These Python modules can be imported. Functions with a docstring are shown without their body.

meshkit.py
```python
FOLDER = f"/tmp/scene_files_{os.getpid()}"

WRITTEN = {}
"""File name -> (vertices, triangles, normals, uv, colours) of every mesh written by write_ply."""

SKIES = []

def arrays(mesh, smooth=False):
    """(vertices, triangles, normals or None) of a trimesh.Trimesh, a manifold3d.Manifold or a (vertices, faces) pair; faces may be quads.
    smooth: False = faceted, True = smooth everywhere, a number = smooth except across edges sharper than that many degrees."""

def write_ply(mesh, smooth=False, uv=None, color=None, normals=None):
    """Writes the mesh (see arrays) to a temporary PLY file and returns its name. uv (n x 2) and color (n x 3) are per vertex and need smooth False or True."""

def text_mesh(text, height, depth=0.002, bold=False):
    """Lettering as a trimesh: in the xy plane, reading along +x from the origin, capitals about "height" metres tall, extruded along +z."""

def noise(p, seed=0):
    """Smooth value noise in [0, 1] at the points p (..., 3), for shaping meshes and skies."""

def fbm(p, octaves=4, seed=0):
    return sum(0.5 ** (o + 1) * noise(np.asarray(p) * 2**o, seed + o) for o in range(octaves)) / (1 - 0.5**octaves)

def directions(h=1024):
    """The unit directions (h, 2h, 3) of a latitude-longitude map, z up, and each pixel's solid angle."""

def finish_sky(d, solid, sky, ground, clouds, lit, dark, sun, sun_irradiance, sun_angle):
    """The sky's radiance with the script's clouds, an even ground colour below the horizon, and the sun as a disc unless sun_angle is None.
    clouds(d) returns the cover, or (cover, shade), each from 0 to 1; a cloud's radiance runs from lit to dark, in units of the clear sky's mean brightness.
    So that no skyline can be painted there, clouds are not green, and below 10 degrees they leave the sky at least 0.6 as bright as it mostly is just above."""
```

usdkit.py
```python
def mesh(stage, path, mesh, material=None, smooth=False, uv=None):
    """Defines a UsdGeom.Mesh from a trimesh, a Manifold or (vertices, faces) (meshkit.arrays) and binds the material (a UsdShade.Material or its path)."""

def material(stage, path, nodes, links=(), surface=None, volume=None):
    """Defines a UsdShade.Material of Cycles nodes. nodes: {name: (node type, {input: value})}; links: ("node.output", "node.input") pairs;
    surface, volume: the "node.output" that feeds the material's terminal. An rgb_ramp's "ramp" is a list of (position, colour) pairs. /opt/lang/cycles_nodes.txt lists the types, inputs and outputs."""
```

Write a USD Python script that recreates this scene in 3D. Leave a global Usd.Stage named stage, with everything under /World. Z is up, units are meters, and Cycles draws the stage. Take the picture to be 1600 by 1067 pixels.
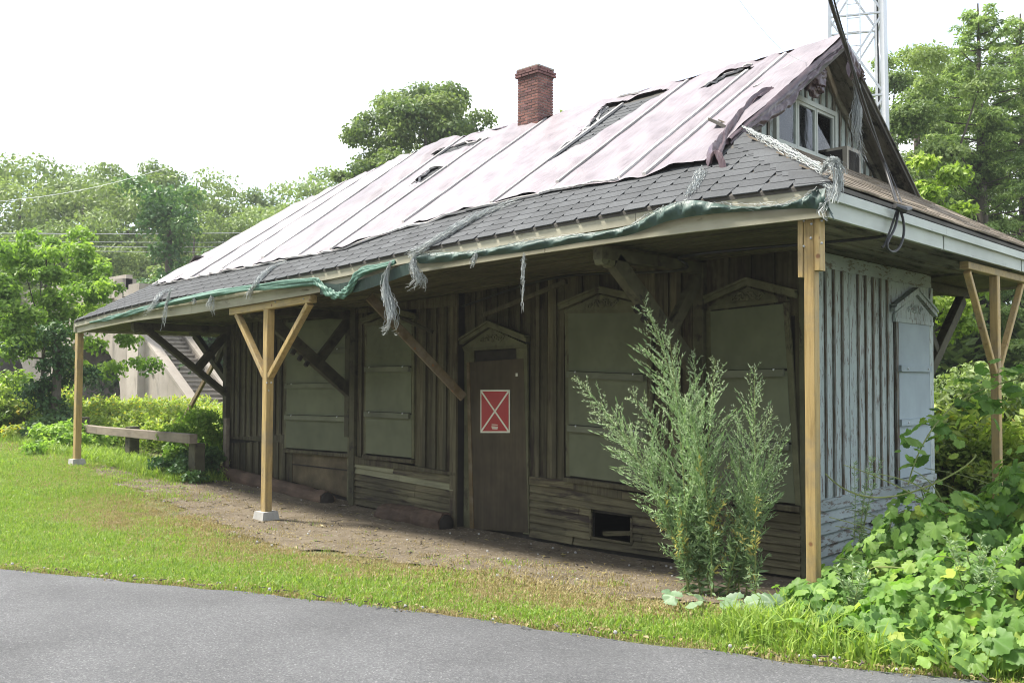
import math, random
import numpy as np, trimesh, usdkit, meshkit
from pxr import Usd, UsdGeom, UsdLux, UsdShade, Gf, Sdf, Vt
from scipy.interpolate import RBFInterpolator

random.seed(7)
rng = np.random.default_rng(11)
stage = Usd.Stage.CreateInMemory()
UsdGeom.SetStageUpAxis(stage, 'Z'); UsdGeom.SetStageMetersPerUnit(stage, 1.0)
UsdGeom.Xform.Define(stage, '/World')
A_ = np.array

# ------------------------------------------------------------------ camera, sky, sun, exposure
CX = A_([3.8369, -7.8097, 1.5624]); YAW, PIT, ROL, FPX = -0.7666, 0.0372, 0.0047, 1458.5
_fw = A_([math.sin(YAW)*math.cos(PIT), math.cos(YAW)*math.cos(PIT), math.sin(PIT)])
_r0 = A_([math.cos(YAW), -math.sin(YAW), 0.0]); _u0 = np.cross(_r0, _fw)
_rt = _r0*math.cos(ROL) + _u0*math.sin(ROL); _up = -_r0*math.sin(ROL) + _u0*math.cos(ROL)
cam = UsdGeom.Camera.Define(stage, '/World/camera')
cam.CreateHorizontalApertureAttr(36.0); cam.CreateVerticalApertureAttr(36.0*682/1024)
cam.CreateFocalLengthAttr(36.0*FPX/1600); cam.CreateClippingRangeAttr(Gf.Vec2f(0.05, 2000))
cam.AddTransformOp().Set(Gf.Matrix4d(*_rt, 0, *_up, 0, *(-_fw), 0, *CX, 1))
cam.CreateExposureAttr(2.85)

HAZE = 0.0006
SUN_DIR = A_([-0.52, -0.30, 0.0]); SUN_EL = math.radians(57)
SUN_DIR = SUN_DIR/np.linalg.norm(SUN_DIR)*math.cos(SUN_EL); SUN_DIR[2] = math.sin(SUN_EL)
sky = UsdLux.DomeLight.Define(stage, '/World/sky')
sky.GetPrim().SetCustomDataByKey('kind', 'structure')
sky_mat = usdkit.material(stage, '/World/Looks/sky', {
    's': ('sky_texture', {'sky_type': 'single_scattering', 'sun_disc': False, 'sun_elevation': SUN_EL, 'sun_rotation': math.atan2(SUN_DIR[0], SUN_DIR[1]), 'air_density': 1.0, 'aerosol_density': 1.5}),
    'tc': ('texture_coordinate', {}), 'mp': ('mapping', {'scale': (1.0, 1.0, 2.2)}),
    'n': ('noise_texture', {'scale': 2.1, 'detail': 6.0, 'roughness': 0.55}),
    'r': ('rgb_ramp', {'ramp': [(0.0, (.05, .05, .05)), (0.40, (.28, .28, .28)), (0.57, (1, 1, 1)), (1, (1, 1, 1))]}),
    'c': ('mix_color', {'b': (4.1, 4.2, 4.3), 'use_clamp': False}),
    'b': ('background_shader', {'strength': 0.06})},
    [('tc.generated', 'mp.vector'), ('mp.vector', 'n.vector'), ('n.fac', 'r.fac'), ('r.color', 'c.fac'), ('s.color', 'c.a'), ('c.result', 'b.color')], surface='b.background')
UsdShade.MaterialBindingAPI.Apply(sky.GetPrim()).Bind(sky_mat)
sun = UsdLux.DistantLight.Define(stage, '/World/sun')
sun.CreateNormalizeAttr(True); sun.CreateIntensityAttr(0.40); sun.CreateAngleAttr(10.0); sun.CreateColorAttr(Gf.Vec3f(1.0, 0.95, 0.86))
_z = SUN_DIR; _x = np.cross([0, 0, 1.0], _z); _x /= np.linalg.norm(_x); _y = np.cross(_z, _x)
sun.AddTransformOp().Set(Gf.Matrix4d(*_x, 0, *_y, 0, *_z, 0, 0, 0, 30, 1))

# ------------------------------------------------------------------ helpers
_used = {}
def path_of(name, parent=None):
    base = (str(parent.GetPath()) if parent is not None else '/World') + '/' + name
    k = _used.get(base, -1) + 1; _used[base] = k
    return base if k == 0 else f'{base}_{k:03d}'

def tag(p, label=None, cat=None, group=None, kind=None):
    p = p.GetPrim() if hasattr(p, 'GetPrim') else p
    for k, v in (('label', label), ('category', cat), ('group', group), ('kind', kind)):
        if v: p.SetCustomDataByKey(k, v)
    return p

def obj(name, mesh, mat, parent=None, label=None, cat=None, group=None, kind=None, smooth=False, tint=None):
    m = usdkit.mesh(stage, path_of(name, parent), mesh, mat, smooth=smooth)
    if tint is not None:
        UsdGeom.PrimvarsAPI(m).CreatePrimvar('tint', Sdf.ValueTypeNames.FloatArray, 'vertex').Set(Vt.FloatArray.FromNumpy(np.asarray(tint, np.float32)))
    return tag(m.GetPrim(), label, cat, group, kind)

def thing(name, label, cat, loc=(0, 0, 0), rz=0.0, sc=1.0, group=None):
    x = UsdGeom.Xform.Define(stage, path_of(name))
    x.AddTranslateOp().Set(Gf.Vec3d(*map(float, loc))); x.AddRotateZOp().Set(float(rz)); x.AddScaleOp().Set(Gf.Vec3f(sc, sc, sc) if np.ndim(sc) == 0 else Gf.Vec3f(*map(float, sc)))
    return tag(x.GetPrim(), label, cat, group)

def dup(root, label, loc, rz=0.0, sc=1.0, group=None):
    was = root.GetCustomData()
    p = UsdGeom.Xform.Define(stage, path_of(root.GetName().rstrip('0123456789').rstrip('_')))
    pr = p.GetPrim(); pr.GetReferences().AddInternalReference(root.GetPath()); pr.SetInstanceable(True)
    pr.GetAttribute('xformOp:translate').Set(Gf.Vec3d(*map(float, loc))); pr.GetAttribute('xformOp:rotateZ').Set(float(rz))
    pr.GetAttribute('xformOp:scale').Set(Gf.Vec3f(sc, sc, sc) if np.ndim(sc) == 0 else Gf.Vec3f(*map(float, sc)))
    return tag(pr, label, was['category'], group or was.get('group'))

def ray(px, py): return _fw + _rt*(px-800)/FPX + _up*(533.5-py)/FPX
def onp(px, py, ax, val):
    """the point of the plane axis=val that is seen at the photograph's pixel"""
    d = ray(px, py); return CX + d*((val-CX[ax])/d[ax])
def along(px, R, z=0.0):
    d = ray(px, 560); d = d/np.hypot(d[0], d[1]); p = CX + d*R; return A_([p[0], p[1], z])
def F(px, py, y=0.0): return onp(px, py, 1, y)
def S(px, py, x=0.0): return onp(px, py, 0, x)

def cat_meshes(ms): return trimesh.util.concatenate([m for m in ms])
def box(a, b):
    a, b = np.minimum(a, b).astype(float), np.maximum(a, b).astype(float)
    m = trimesh.creation.box(b-a); m.apply_translation((a+b)/2); return m
def bar(p0, p1, w, h, up=(0, 0, 1), ch=0.006):
    """a squared timber between two points, w across, h along 'up', with chamfered edges"""
    p0, p1 = A_(p0, float), A_(p1, float); d = p1-p0; d /= np.linalg.norm(d)
    up = A_(up, float); s = np.cross(d, up)
    if np.linalg.norm(s) < 1e-3: s = np.cross(d, [0, 1.0, 0])
    s /= np.linalg.norm(s); u = np.cross(s, d); c = min(ch, w*.3, h*.3)
    o = [(w/2-c, h/2), (-w/2+c, h/2), (-w/2, h/2-c), (-w/2, -h/2+c), (-w/2+c, -h/2), (w/2-c, -h/2), (w/2, -h/2+c), (w/2, h/2-c)]
    v = [p + s*a + u*b for p in (p0, p1) for a, b in o]
    f = [(i, (i+1) % 8, 8+(i+1) % 8) for i in range(8)] + [(i, 8+(i+1) % 8, 8+i) for i in range(8)]
    f += [(0, i+1, i) for i in range(1, 7)] + [(8, 8+i, 8+i+1) for i in range(1, 7)]
    m = trimesh.Trimesh(v, f, process=False); m.fix_normals(); return m
def slab(poly, n):
    """a flat polygon (points in order, convex) thickened by the vector n"""
    p = A_(poly, float); n = A_(n, float); k = len(p)
    v = np.vstack([p, p+n]); f = [(0, i, i+1) for i in range(1, k-1)] + [(k, k+i+1, k+i) for i in range(1, k-1)]
    f += [(i, k+(i+1) % k, (i+1) % k) for i in range(k)] + [(i, k+i, k+(i+1) % k) for i in range(k)]
    m = trimesh.Trimesh(v, f, process=False); m.fix_normals(); return m
def tube(pts, r, n=6):
    pts = A_(pts, float); r = np.broadcast_to(r, len(pts)); T = np.gradient(pts, axis=0); T /= np.linalg.norm(T, axis=1)[:, None]+1e-12
    ref = A_([0.31, 0.22, 0.92]) if abs(T[0] @ A_([0.31, 0.22, 0.92])) < .9 else A_([1.0, 0, 0]); v = []
    for p, t, q in zip(pts, T, r):
        a = np.cross(t, ref); a /= np.linalg.norm(a)+1e-12; b = np.cross(t, a); ref = np.cross(a, t)
        th = np.arange(n)*2*math.pi/n
        v.append(p + q*(np.cos(th)[:, None]*a + np.sin(th)[:, None]*b))
    k = len(pts); v = np.vstack(v + [pts[:1], pts[-1:]]); f = []
    for i in range(k-1):
        for j in range(n):
            a, b = i*n+j, i*n+(j+1) % n; f += [(a, b, b+n), (a, b+n, a+n)]
    f += [(k*n, (j+1) % n, j) for j in range(n)] + [(k*n+1, (k-1)*n+j, (k-1)*n+(j+1) % n) for j in range(n)]
    m = trimesh.Trimesh(v, f, process=False); m.fix_normals(); return m
def spline(pts, n):
    pts = A_(pts, float); t = np.linspace(0, 1, len(pts)); from scipy.interpolate import CubicSpline
    return CubicSpline(t, pts)(np.linspace(0, 1, n)) if len(pts) > 2 else np.linspace(pts[0], pts[1], n)
def grid(P):
    """mesh of a (rows, cols, 3) grid of points"""
    r, c = P.shape[:2]; i = np.arange(r*c).reshape(r, c)
    f = np.vstack([np.stack([i[:-1, :-1], i[:-1, 1:], i[1:, 1:]], -1).reshape(-1, 3), np.stack([i[:-1, :-1], i[1:, 1:], i[1:, :-1]], -1).reshape(-1, 3)])
    return P.reshape(-1, 3), f
def unit(v): return v/(np.linalg.norm(v, axis=-1, keepdims=True)+1e-12)
RHOMB = (A_([[0, 0, 0], [.45, .3, .06], [1, 0, -.1], [.45, -.3, .06]]), A_([[0, 1, 2], [0, 2, 3]]))
SLIVER = (A_([[0, 0, 0], [.5, .13, 0], [1, 0, -.12], [.5, -.13, 0]]), A_([[0, 1, 2], [0, 2, 3]]))
def cards(C, U, N, size, shape=RHOMB):
    """leaves: base points C, direction U, facing N, sizes -> vertices, faces"""
    U = unit(U); V = unit(np.cross(N, U)); N = np.cross(U, V); t, f = shape
    size = np.broadcast_to(size, len(C))[:, None, None]
    v = C[:, None] + size*(t[None, :, 0:1]*U[:, None] + t[None, :, 1:2]*V[:, None] + t[None, :, 2:3]*N[:, None])
    k = len(t); return v.reshape(-1, 3), (f[None] + k*np.arange(len(C))[:, None, None]).reshape(-1, 3)
def rnd_dir(n): return unit(rng.normal(size=(n, 3)))

# ------------------------------------------------------------------ materials
def mat(name, nodes, links, surface): return usdkit.material(stage, '/World/Looks/'+name, nodes, links, surface=surface)
def streak(name, stops, sc=(20, 20, 1.5), big=1.1, bigr=(.65, 1.2), rough=.8, bump=.35, rand=(.8, 1.18), peel=None, spec=.3, detail=7.0, dist=.004):
    """painted or bare wood, concrete and the like: noise drawn out along an axis, broad stains, a difference from piece to piece, optional worn-through patches"""
    nd = {'g': ('geometry', {}), 'mp': ('mapping', {'scale': sc}), 'n': ('noise_texture', {'scale': 1.0, 'detail': detail, 'roughness': .62}), 'r': ('rgb_ramp', {'ramp': stops}),
          'nb': ('noise_texture', {'scale': big, 'detail': 4.0, 'roughness': .6}), 'mb': ('map_range', {'from_min': .3, 'from_max': .7, 'to_min': bigr[0], 'to_max': bigr[1]}),
          'oi': ('object_info', {}), 'mo': ('map_range', {'to_min': rand[0], 'to_max': rand[1]}), 'mm': ('math', {'math_type': 'multiply'}),
          'h': ('hsv', {}), 'bp': ('bump', {'strength': bump, 'distance': dist}), 'p': ('principled_bsdf', {'roughness': rough, 'specular_ior_level': spec})}
    lk = [('g.position', 'mp.vector'), ('mp.vector', 'n.vector'), ('n.fac', 'r.fac'), ('g.position', 'nb.vector'), ('nb.fac', 'mb.value'), ('oi.random', 'mo.value'), ('mb.result', 'mm.value1'), ('mo.result', 'mm.value2'), ('mm.value', 'h.value'),
          ('n.fac', 'bp.height'), ('bp.normal', 'p.normal'), ('h.color', 'p.base_color')]
    if peel:
        col, psc, lo, hi = peel
        nd |= {'pm': ('mapping', {'scale': psc, 'location': (3.1, 1.7, .4)}), 'pn': ('noise_texture', {'scale': 1.0, 'detail': 9.0, 'roughness': .72}), 'pr': ('map_range', {'from_min': lo, 'from_max': hi, 'clamp': True}), 'px': ('mix_color', {'b': col})}
        lk += [('g.position', 'pm.vector'), ('pm.vector', 'pn.vector'), ('pn.fac', 'pr.value'), ('pr.result', 'px.fac'), ('r.color', 'px.a'), ('px.result', 'h.color')]
    else: lk.append(('r.color', 'h.color'))
    return mat(name, nd, lk, 'p.BSDF')
def leafmat(name, stops, trans=.35, rough=.5, tcol=(1.25, 1.35, .7), spec=.35):
    return mat(name, {'a': ('attribute', {'attribute': 'tint'}), 'oi': ('object_info', {}), 'mo': ('map_range', {'to_min': .86, 'to_max': 1.14}), 'r': ('rgb_ramp', {'ramp': stops}), 'h': ('hsv', {}), 'm': ('mix_color', {'blend_type': 'multiply', 'fac': 1.0, 'b': tcol, 'use_clamp': False}),
        'p': ('principled_bsdf', {'roughness': rough, 'specular_ior_level': spec}), 't': ('translucent_bsdf', {}), 'x': ('mix_closure', {'fac': trans})},
        [('a.fac', 'r.fac'), ('oi.random', 'mo.value'), ('mo.result', 'h.value'), ('r.color', 'h.color'), ('h.color', 'p.base_color'), ('h.color', 'm.a'), ('m.result', 't.color'), ('p.BSDF', 'x.closure1'), ('t.BSDF', 'x.closure2')], 'x.closure')
def plain(name, col, rough=.6, spec=.4, metal=0.0): return mat(name, {'p': ('principled_bsdf', {'base_color': col, 'roughness': rough, 'specular_ior_level': spec, 'metallic': metal})}, [], 'p.BSDF')
M = {}
M['board'] = streak('weathered_board', [(0, (0.018, 0.015, 0.008)), (.38, (0.051, 0.042, 0.024)), (.6, (0.089, 0.079, 0.045)), (1, (0.142, 0.129, 0.077))], sc=(22, 22, 1.6), rand=(.6, 1.3), peel=((0.037, 0.026, 0.019), (9, 9, 1.1), .53, .62))
M['clap'] = streak('weathered_clapboard', [(0, (0.027, 0.020, 0.010)), (.4, (0.077, 0.064, 0.035)), (.65, (0.129, 0.115, 0.064)), (1, (0.198, 0.185, 0.111))], sc=(2.2, 22, 40), big=.9, bigr=(.35, 1.2), rand=(.8, 1.18), peel=((0.031, 0.022, 0.016), (1.2, 9, 9), .52, .62))
M['clap_pale'] = streak('pale_clapboard', [(0, (0.103, 0.098, 0.062)), (.5, (0.174, 0.169, 0.104)), (1, (0.219, 0.214, 0.141))], sc=(1.6, 22, 24), rand=(.85, 1.15))
M['trim'] = streak('old_trim', [(0, (0.037, 0.034, 0.019)), (.45, (0.090, 0.087, 0.048)), (1, (0.148, 0.147, 0.084))], sc=(9, 9, 5), rand=(.85, 1.1), peel=((0.042, 0.033, 0.024), (7, 7, 3), .56, .64))
M['shutter'] = streak('painted_plywood', [(0, (0.080, 0.086, 0.052)), (.5, (0.102, 0.109, 0.066)), (1, (0.118, 0.126, 0.077))], sc=(5, 5, 2), big=1.6, bigr=(.82, 1.1), rand=(.92, 1.08), bump=.08, rough=.7)
M['shutter_bar'] = streak('painted_bar', [(0, (.10, .108, .07)), (.5, (.125, .13, .09)), (1, (.15, .155, .11))], sc=(2, 6, 12), rand=(.9, 1.1), bump=.08)
M['door'] = streak('bare_plywood_door', [(0, (0.024, 0.019, 0.012)), (.45, (0.054, 0.042, 0.026)), (1, (0.088, 0.071, 0.045))], sc=(13, 13, 1.1), big=1.5, bigr=(.6, 1.2), rand=(.95, 1.05))
M['sheet_ply'] = streak('stained_plywood', [(0, (0.046, 0.033, 0.018)), (.5, (0.102, 0.079, 0.046)), (1, (0.148, 0.120, 0.072))], sc=(3, 3, 2), big=2.4, bigr=(.5, 1.25), rand=(.95, 1.05))
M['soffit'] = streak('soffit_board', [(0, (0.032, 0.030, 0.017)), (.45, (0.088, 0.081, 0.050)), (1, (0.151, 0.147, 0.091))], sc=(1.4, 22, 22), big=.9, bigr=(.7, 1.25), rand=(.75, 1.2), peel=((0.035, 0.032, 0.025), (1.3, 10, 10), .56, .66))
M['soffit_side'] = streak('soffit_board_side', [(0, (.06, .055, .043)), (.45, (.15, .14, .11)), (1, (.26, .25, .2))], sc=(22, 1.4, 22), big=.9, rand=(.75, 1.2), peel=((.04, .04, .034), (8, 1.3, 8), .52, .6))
M['fascia'] = streak('cream_fascia', [(0, (0.176, 0.162, 0.113)), (.4, (0.344, 0.324, 0.242)), (1, (0.448, 0.429, 0.335))], sc=(1.3, 9, 14), big=1.2, bigr=(.75, 1.15), rand=(.92, 1.06), peel=((.16, .14, .10), (2.2, 9, 9), .60, .68))
M['fascia_side'] = streak('white_fascia', [(0, (0.251, 0.262, 0.238)), (.4, (0.383, 0.407, 0.376)), (1, (0.449, 0.476, 0.442))], sc=(9, 1.3, 14), big=1.2, bigr=(.85, 1.08), rand=(.95, 1.05), peel=((.28, .28, .26), (9, 2.2, 9), .63, .7))
M['paint'] = streak('peeling_white_paint', [(0, (0.238, 0.274, 0.263)), (.4, (0.330, 0.382, 0.369)), (1, (0.396, 0.454, 0.440))], sc=(14, 14, 2), big=1.5, bigr=(.8, 1.1), rand=(.9, 1.06), peel=((.15, .13, .115), (30, 30, 6), .545, .59), bump=.3)
M['paint_h'] = streak('peeling_white_clapboard', [(0, (0.224, 0.256, 0.248)), (.4, (0.317, 0.362, 0.355)), (1, (0.383, 0.433, 0.426))], sc=(14, 2, 14), big=1.5, bigr=(.75, 1.1), rand=(.85, 1.06), peel=((.16, .14, .12), (20, 5, 20), .53, .58), bump=.3)
M['panel_grey'] = streak('grey_painted_panel', [(0, (0.245, 0.296, 0.319)), (1, (0.306, 0.363, 0.388))], sc=(5, 5, 2), big=2, bigr=(.9, 1.08), rand=(.97, 1.03), bump=.06)
M['dark'] = streak('dark_interior', [(0, (.012, .011, .009)), (1, (.04, .035, .03))], sc=(6, 6, 2), rand=(.9, 1.1))
M['batten'] = streak('dark_batten', [(0, (0.023, 0.019, 0.011)), (.5, (0.061, 0.054, 0.032)), (1, (0.101, 0.090, 0.056))], sc=(24, 24, 2), rand=(.6, 1.2))
M['paint_batten'] = streak('worn_batten', [(0, (0.091, 0.089, 0.072)), (.5, (0.210, 0.222, 0.202)), (1, (0.336, 0.370, 0.353))], sc=(26, 26, 4), rand=(.8, 1.1), peel=((.10, .075, .05), (26, 26, 3), .42, .56))
M['old_timber'] = streak('old_timber', [(0, (0.023, 0.020, 0.012)), (.5, (0.066, 0.061, 0.036)), (1, (0.112, 0.106, 0.065))], sc=(10, 6, 6), big=1.2, rand=(.75, 1.15), peel=((0.030, 0.025, 0.020), (6, 5, 5), .55, .64))
def lumber(name, sc, lo, mid, hi):
    return mat(name, {'g': ('geometry', {}), 'mp': ('mapping', {'scale': sc}), 'n': ('noise_texture', {'scale': 1.0, 'detail': 5.0, 'roughness': .6, 'distortion': .4}), 'r': ('rgb_ramp', {'ramp': [(.2, lo), (.5, mid), (.8, hi)]}),
        'kv': ('voronoi_texture', {'scale': 5.2}), 'kr': ('map_range', {'from_min': .06, 'from_max': .11, 'to_min': 1.0, 'to_max': 0.0, 'clamp': True}), 'km': ('mix_color', {'b': (.16, .075, .03)}), 'oi': ('object_info', {}), 'mo': ('map_range', {'to_min': .85, 'to_max': 1.12}), 'h': ('hsv', {}), 'nb': ('noise_texture', {'scale': 3.2, 'detail': 5.0, 'roughness': .65}), 'gr': ('map_range', {'from_min': .45, 'from_max': .72, 'to_min': 0.0, 'to_max': .75, 'clamp': True}), 'gm': ('mix_color', {'b': (.17, .145, .105)}),
        'bp': ('bump', {'strength': .15, 'distance': .002}), 'p': ('principled_bsdf', {'roughness': .62, 'specular_ior_level': .35})},
        [('g.position', 'mp.vector'), ('mp.vector', 'n.vector'), ('n.fac', 'r.fac'), ('g.position', 'kv.vector'), ('kv.distance', 'kr.value'), ('kr.result', 'km.fac'), ('g.position', 'nb.vector'), ('nb.fac', 'gr.value'), ('gr.result', 'gm.fac'), ('r.color', 'gm.a'), ('gm.result', 'km.a'), ('km.result', 'h.color'), ('oi.random', 'mo.value'), ('mo.result', 'h.value'), ('h.color', 'p.base_color'), ('n.fac', 'bp.height'), ('bp.normal', 'p.normal')], 'p.BSDF')
M['lumber'] = lumber('new_lumber', (28, 28, 2.2), (0.153, 0.098, 0.032), (0.333, 0.234, 0.091), (0.392, 0.288, 0.128))
M['lumber_x'] = lumber('new_lumber_beam', (2.5, 24, 26), (0.162, 0.112, 0.038), (0.341, 0.248, 0.100), (0.399, 0.302, 0.133))
M['lumber_old'] = lumber('brown_lumber', (6, 9, 9), (0.052, 0.032, 0.014), (0.087, 0.059, 0.026), (0.119, 0.085, 0.041))
M['concrete'] = streak('concrete', [(0, (0.216, 0.208, 0.192)), (.5, (0.336, 0.328, 0.308)), (1, (0.416, 0.408, 0.384))], sc=(14, 14, 14), big=3, bigr=(.85, 1.1), rand=(.95, 1.05), bump=.2)
M['old_concrete'] = streak('old_concrete', [(0, (0.170, 0.140, 0.111)), (.42, (0.306, 0.268, 0.225)), (1, (0.425, 0.387, 0.340))], sc=(.9, .9, .35), big=.5, bigr=(.7, 1.2), rand=(.95, 1.05), detail=9.0, peel=((.17, .15, .125), (1.6, 1.6, .22), .55, .68), dist=.02)
M['old_concrete_dark'] = streak('stained_concrete', [(0, (0.138, 0.115, 0.092)), (.5, (0.253, 0.224, 0.190)), (1, (0.356, 0.322, 0.282))], sc=(1.5, 1.5, 1.5), big=.7, rand=(.9, 1.1))
M['shingle'] = streak('grey_shingle', [(0, (0.040, 0.042, 0.045)), (.5, (0.062, 0.065, 0.068)), (1, (0.093, 0.096, 0.099))], sc=(60, 60, 60), big=2.2, bigr=(.85, 1.15), rand=(.82, 1.15), bump=.3, rough=.9, peel=((.3, .3, .28), (7, 7, 7), .73, .77))
M['shingle_brown'] = streak('brown_shingle', [(0, (.10, .08, .06)), (.5, (.20, .165, .125)), (1, (.31, .27, .215))], sc=(30, 30, 30), big=2.0, bigr=(.7, 1.2), rand=(.7, 1.2), bump=.4, rough=.92)
M['deck'] = streak('roof_deck', [(0, (.05, .047, .04)), (1, (.11, .10, .088))], sc=(8, 8, 8), rand=(.95, 1.05))
def tarpmat(name, c0, c1, rough, bump, trans=0.0):
    return mat(name, {'g': ('geometry', {}), 'n': ('noise_texture', {'scale': 2.3, 'detail': 5.0, 'roughness': .6}), 'r': ('rgb_ramp', {'ramp': [(.25, c0), (.75, c1)]}), 'mp': ('mapping', {'scale': (14, 2.4, 2.4)}), 'n2': ('noise_texture', {'scale': 1.0, 'detail': 4.0, 'roughness': .55, 'distortion': .8}),
        'bp': ('bump', {'strength': bump, 'distance': .02}), 'oi': ('object_info', {}), 'mo': ('map_range', {'to_min': .82, 'to_max': 1.16}), 'h': ('hsv', {}), 'p': ('principled_bsdf', {'roughness': rough, 'specular_ior_level': .38}), 't': ('translucent_bsdf', {}), 'x': ('mix_closure', {'fac': trans})},
        [('g.position', 'n.vector'), ('n.fac', 'r.fac'), ('oi.random', 'mo.value'), ('mo.result', 'h.value'), ('r.color', 'h.color'), ('h.color', 'p.base_color'), ('h.color', 't.color'), ('g.position', 'mp.vector'), ('mp.vector', 'n2.vector'), ('n2.fac', 'bp.height'), ('bp.normal', 'p.normal'), ('p.BSDF', 'x.closure1'), ('t.BSDF', 'x.closure2')], 'x.closure')
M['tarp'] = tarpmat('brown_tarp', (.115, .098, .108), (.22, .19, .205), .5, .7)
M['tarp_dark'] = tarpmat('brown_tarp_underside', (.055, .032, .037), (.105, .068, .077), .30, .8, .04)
M['tarp_green'] = tarpmat('green_tarp', (0.040, 0.112, 0.079), (0.099, 0.191, 0.145), .55, .5, .1)
M['tarp_grey'] = tarpmat('grey_green_tarp', (0.024, 0.046, 0.039), (0.062, 0.102, 0.085), .5, .55, .05)
M['fray'] = mat('frayed_fibre', {'oi': ('object_info', {}), 'g': ('geometry', {}), 'n': ('noise_texture', {'scale': 40.0}), 'r': ('rgb_ramp', {'ramp': [(.2, (.24, .255, .25)), (.8, (.48, .51, .50))]}), 'p': ('principled_bsdf', {'roughness': .8})}, [('g.position', 'n.vector'), ('n.fac', 'r.fac'), ('r.color', 'p.base_color')], 'p.BSDF')
M['strip'] = streak('grey_strip', [(0, (.22, .21, .2)), (.5, (.36, .345, .335)), (1, (.5, .48, .46))], sc=(18, 5, 5), rand=(.8, 1.15))
M['brick_a'] = streak('red_brick', [(0, (0.115, 0.052, 0.045)), (.5, (0.187, 0.081, 0.065)), (1, (0.238, 0.119, 0.095))], sc=(30, 30, 30), big=6, rand=(.62, 1.2), bump=.4)
M['brick_b'] = streak('dark_brick', [(0, (0.085, 0.043, 0.042)), (.5, (0.149, 0.067, 0.062)), (1, (0.196, 0.104, 0.095))], sc=(30, 30, 30), big=6, rand=(.7, 1.2), bump=.4)
M['mortar'] = streak('mortar', [(0, (0.288, 0.264, 0.248)), (1, (0.416, 0.392, 0.368))], sc=(25, 25, 25), rand=(.95, 1.05))
M['metal'] = plain('galvanised_steel', (.50, .51, .52), .45, .5, .35)
M['ac'] = streak('beige_metal', [(0, (0.248, 0.223, 0.180)), (1, (0.310, 0.285, 0.236))], sc=(6, 6, 6), rand=(.95, 1.05), bump=.03, rough=.5)
M['black'] = plain('black_rubber', (.014, .014, .014), .5)
M['wire'] = plain('weathered_wire', (.30, .31, .32), .5); M['wire_pale'] = plain('pale_wire', (.75, .76, .76), .5)
M['red'] = plain('red_sheet', (.30, .010, .014), .42, .4)
M['white'] = plain('cream_print', (.56, .55, .46), .5)
M['glass'] = mat('window_glass', {'f': ('fresnel', {'IOR': 1.5}), 't': ('transparent_bsdf', {'color': (.82, .86, .86)}), 'g': ('glossy_bsdf', {'color': (1, 1, 1), 'roughness': .03}), 'x': ('mix_closure', {})}, [('f.fac', 'x.fac'), ('t.BSDF', 'x.closure1'), ('g.BSDF', 'x.closure2')], 'x.closure')
M['curtain'] = streak('dusty_curtain', [(0, (.16, .155, .145)), (1, (.30, .29, .27))], sc=(9, 9, 1), rand=(.95, 1.05))
M['bark'] = streak('bark', [(0, (.04, .032, .025)), (.5, (.10, .085, .068)), (1, (.18, .16, .135))], sc=(14, 14, 3), rand=(.8, 1.15), bump=.7, dist=.02)
M['log'] = streak('rotting_log', [(0, (0.028, 0.017, 0.012)), (.5, (0.074, 0.048, 0.033)), (1, (0.132, 0.090, 0.063))], sc=(2.5, 14, 14), big=2.5, bigr=(.55, 1.25), rand=(.9, 1.1), bump=.8, dist=.02)
M['char'] = streak('rotten_end', [(0, (.008, .007, .006)), (1, (.04, .032, .026))], sc=(10, 10, 10))
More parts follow.
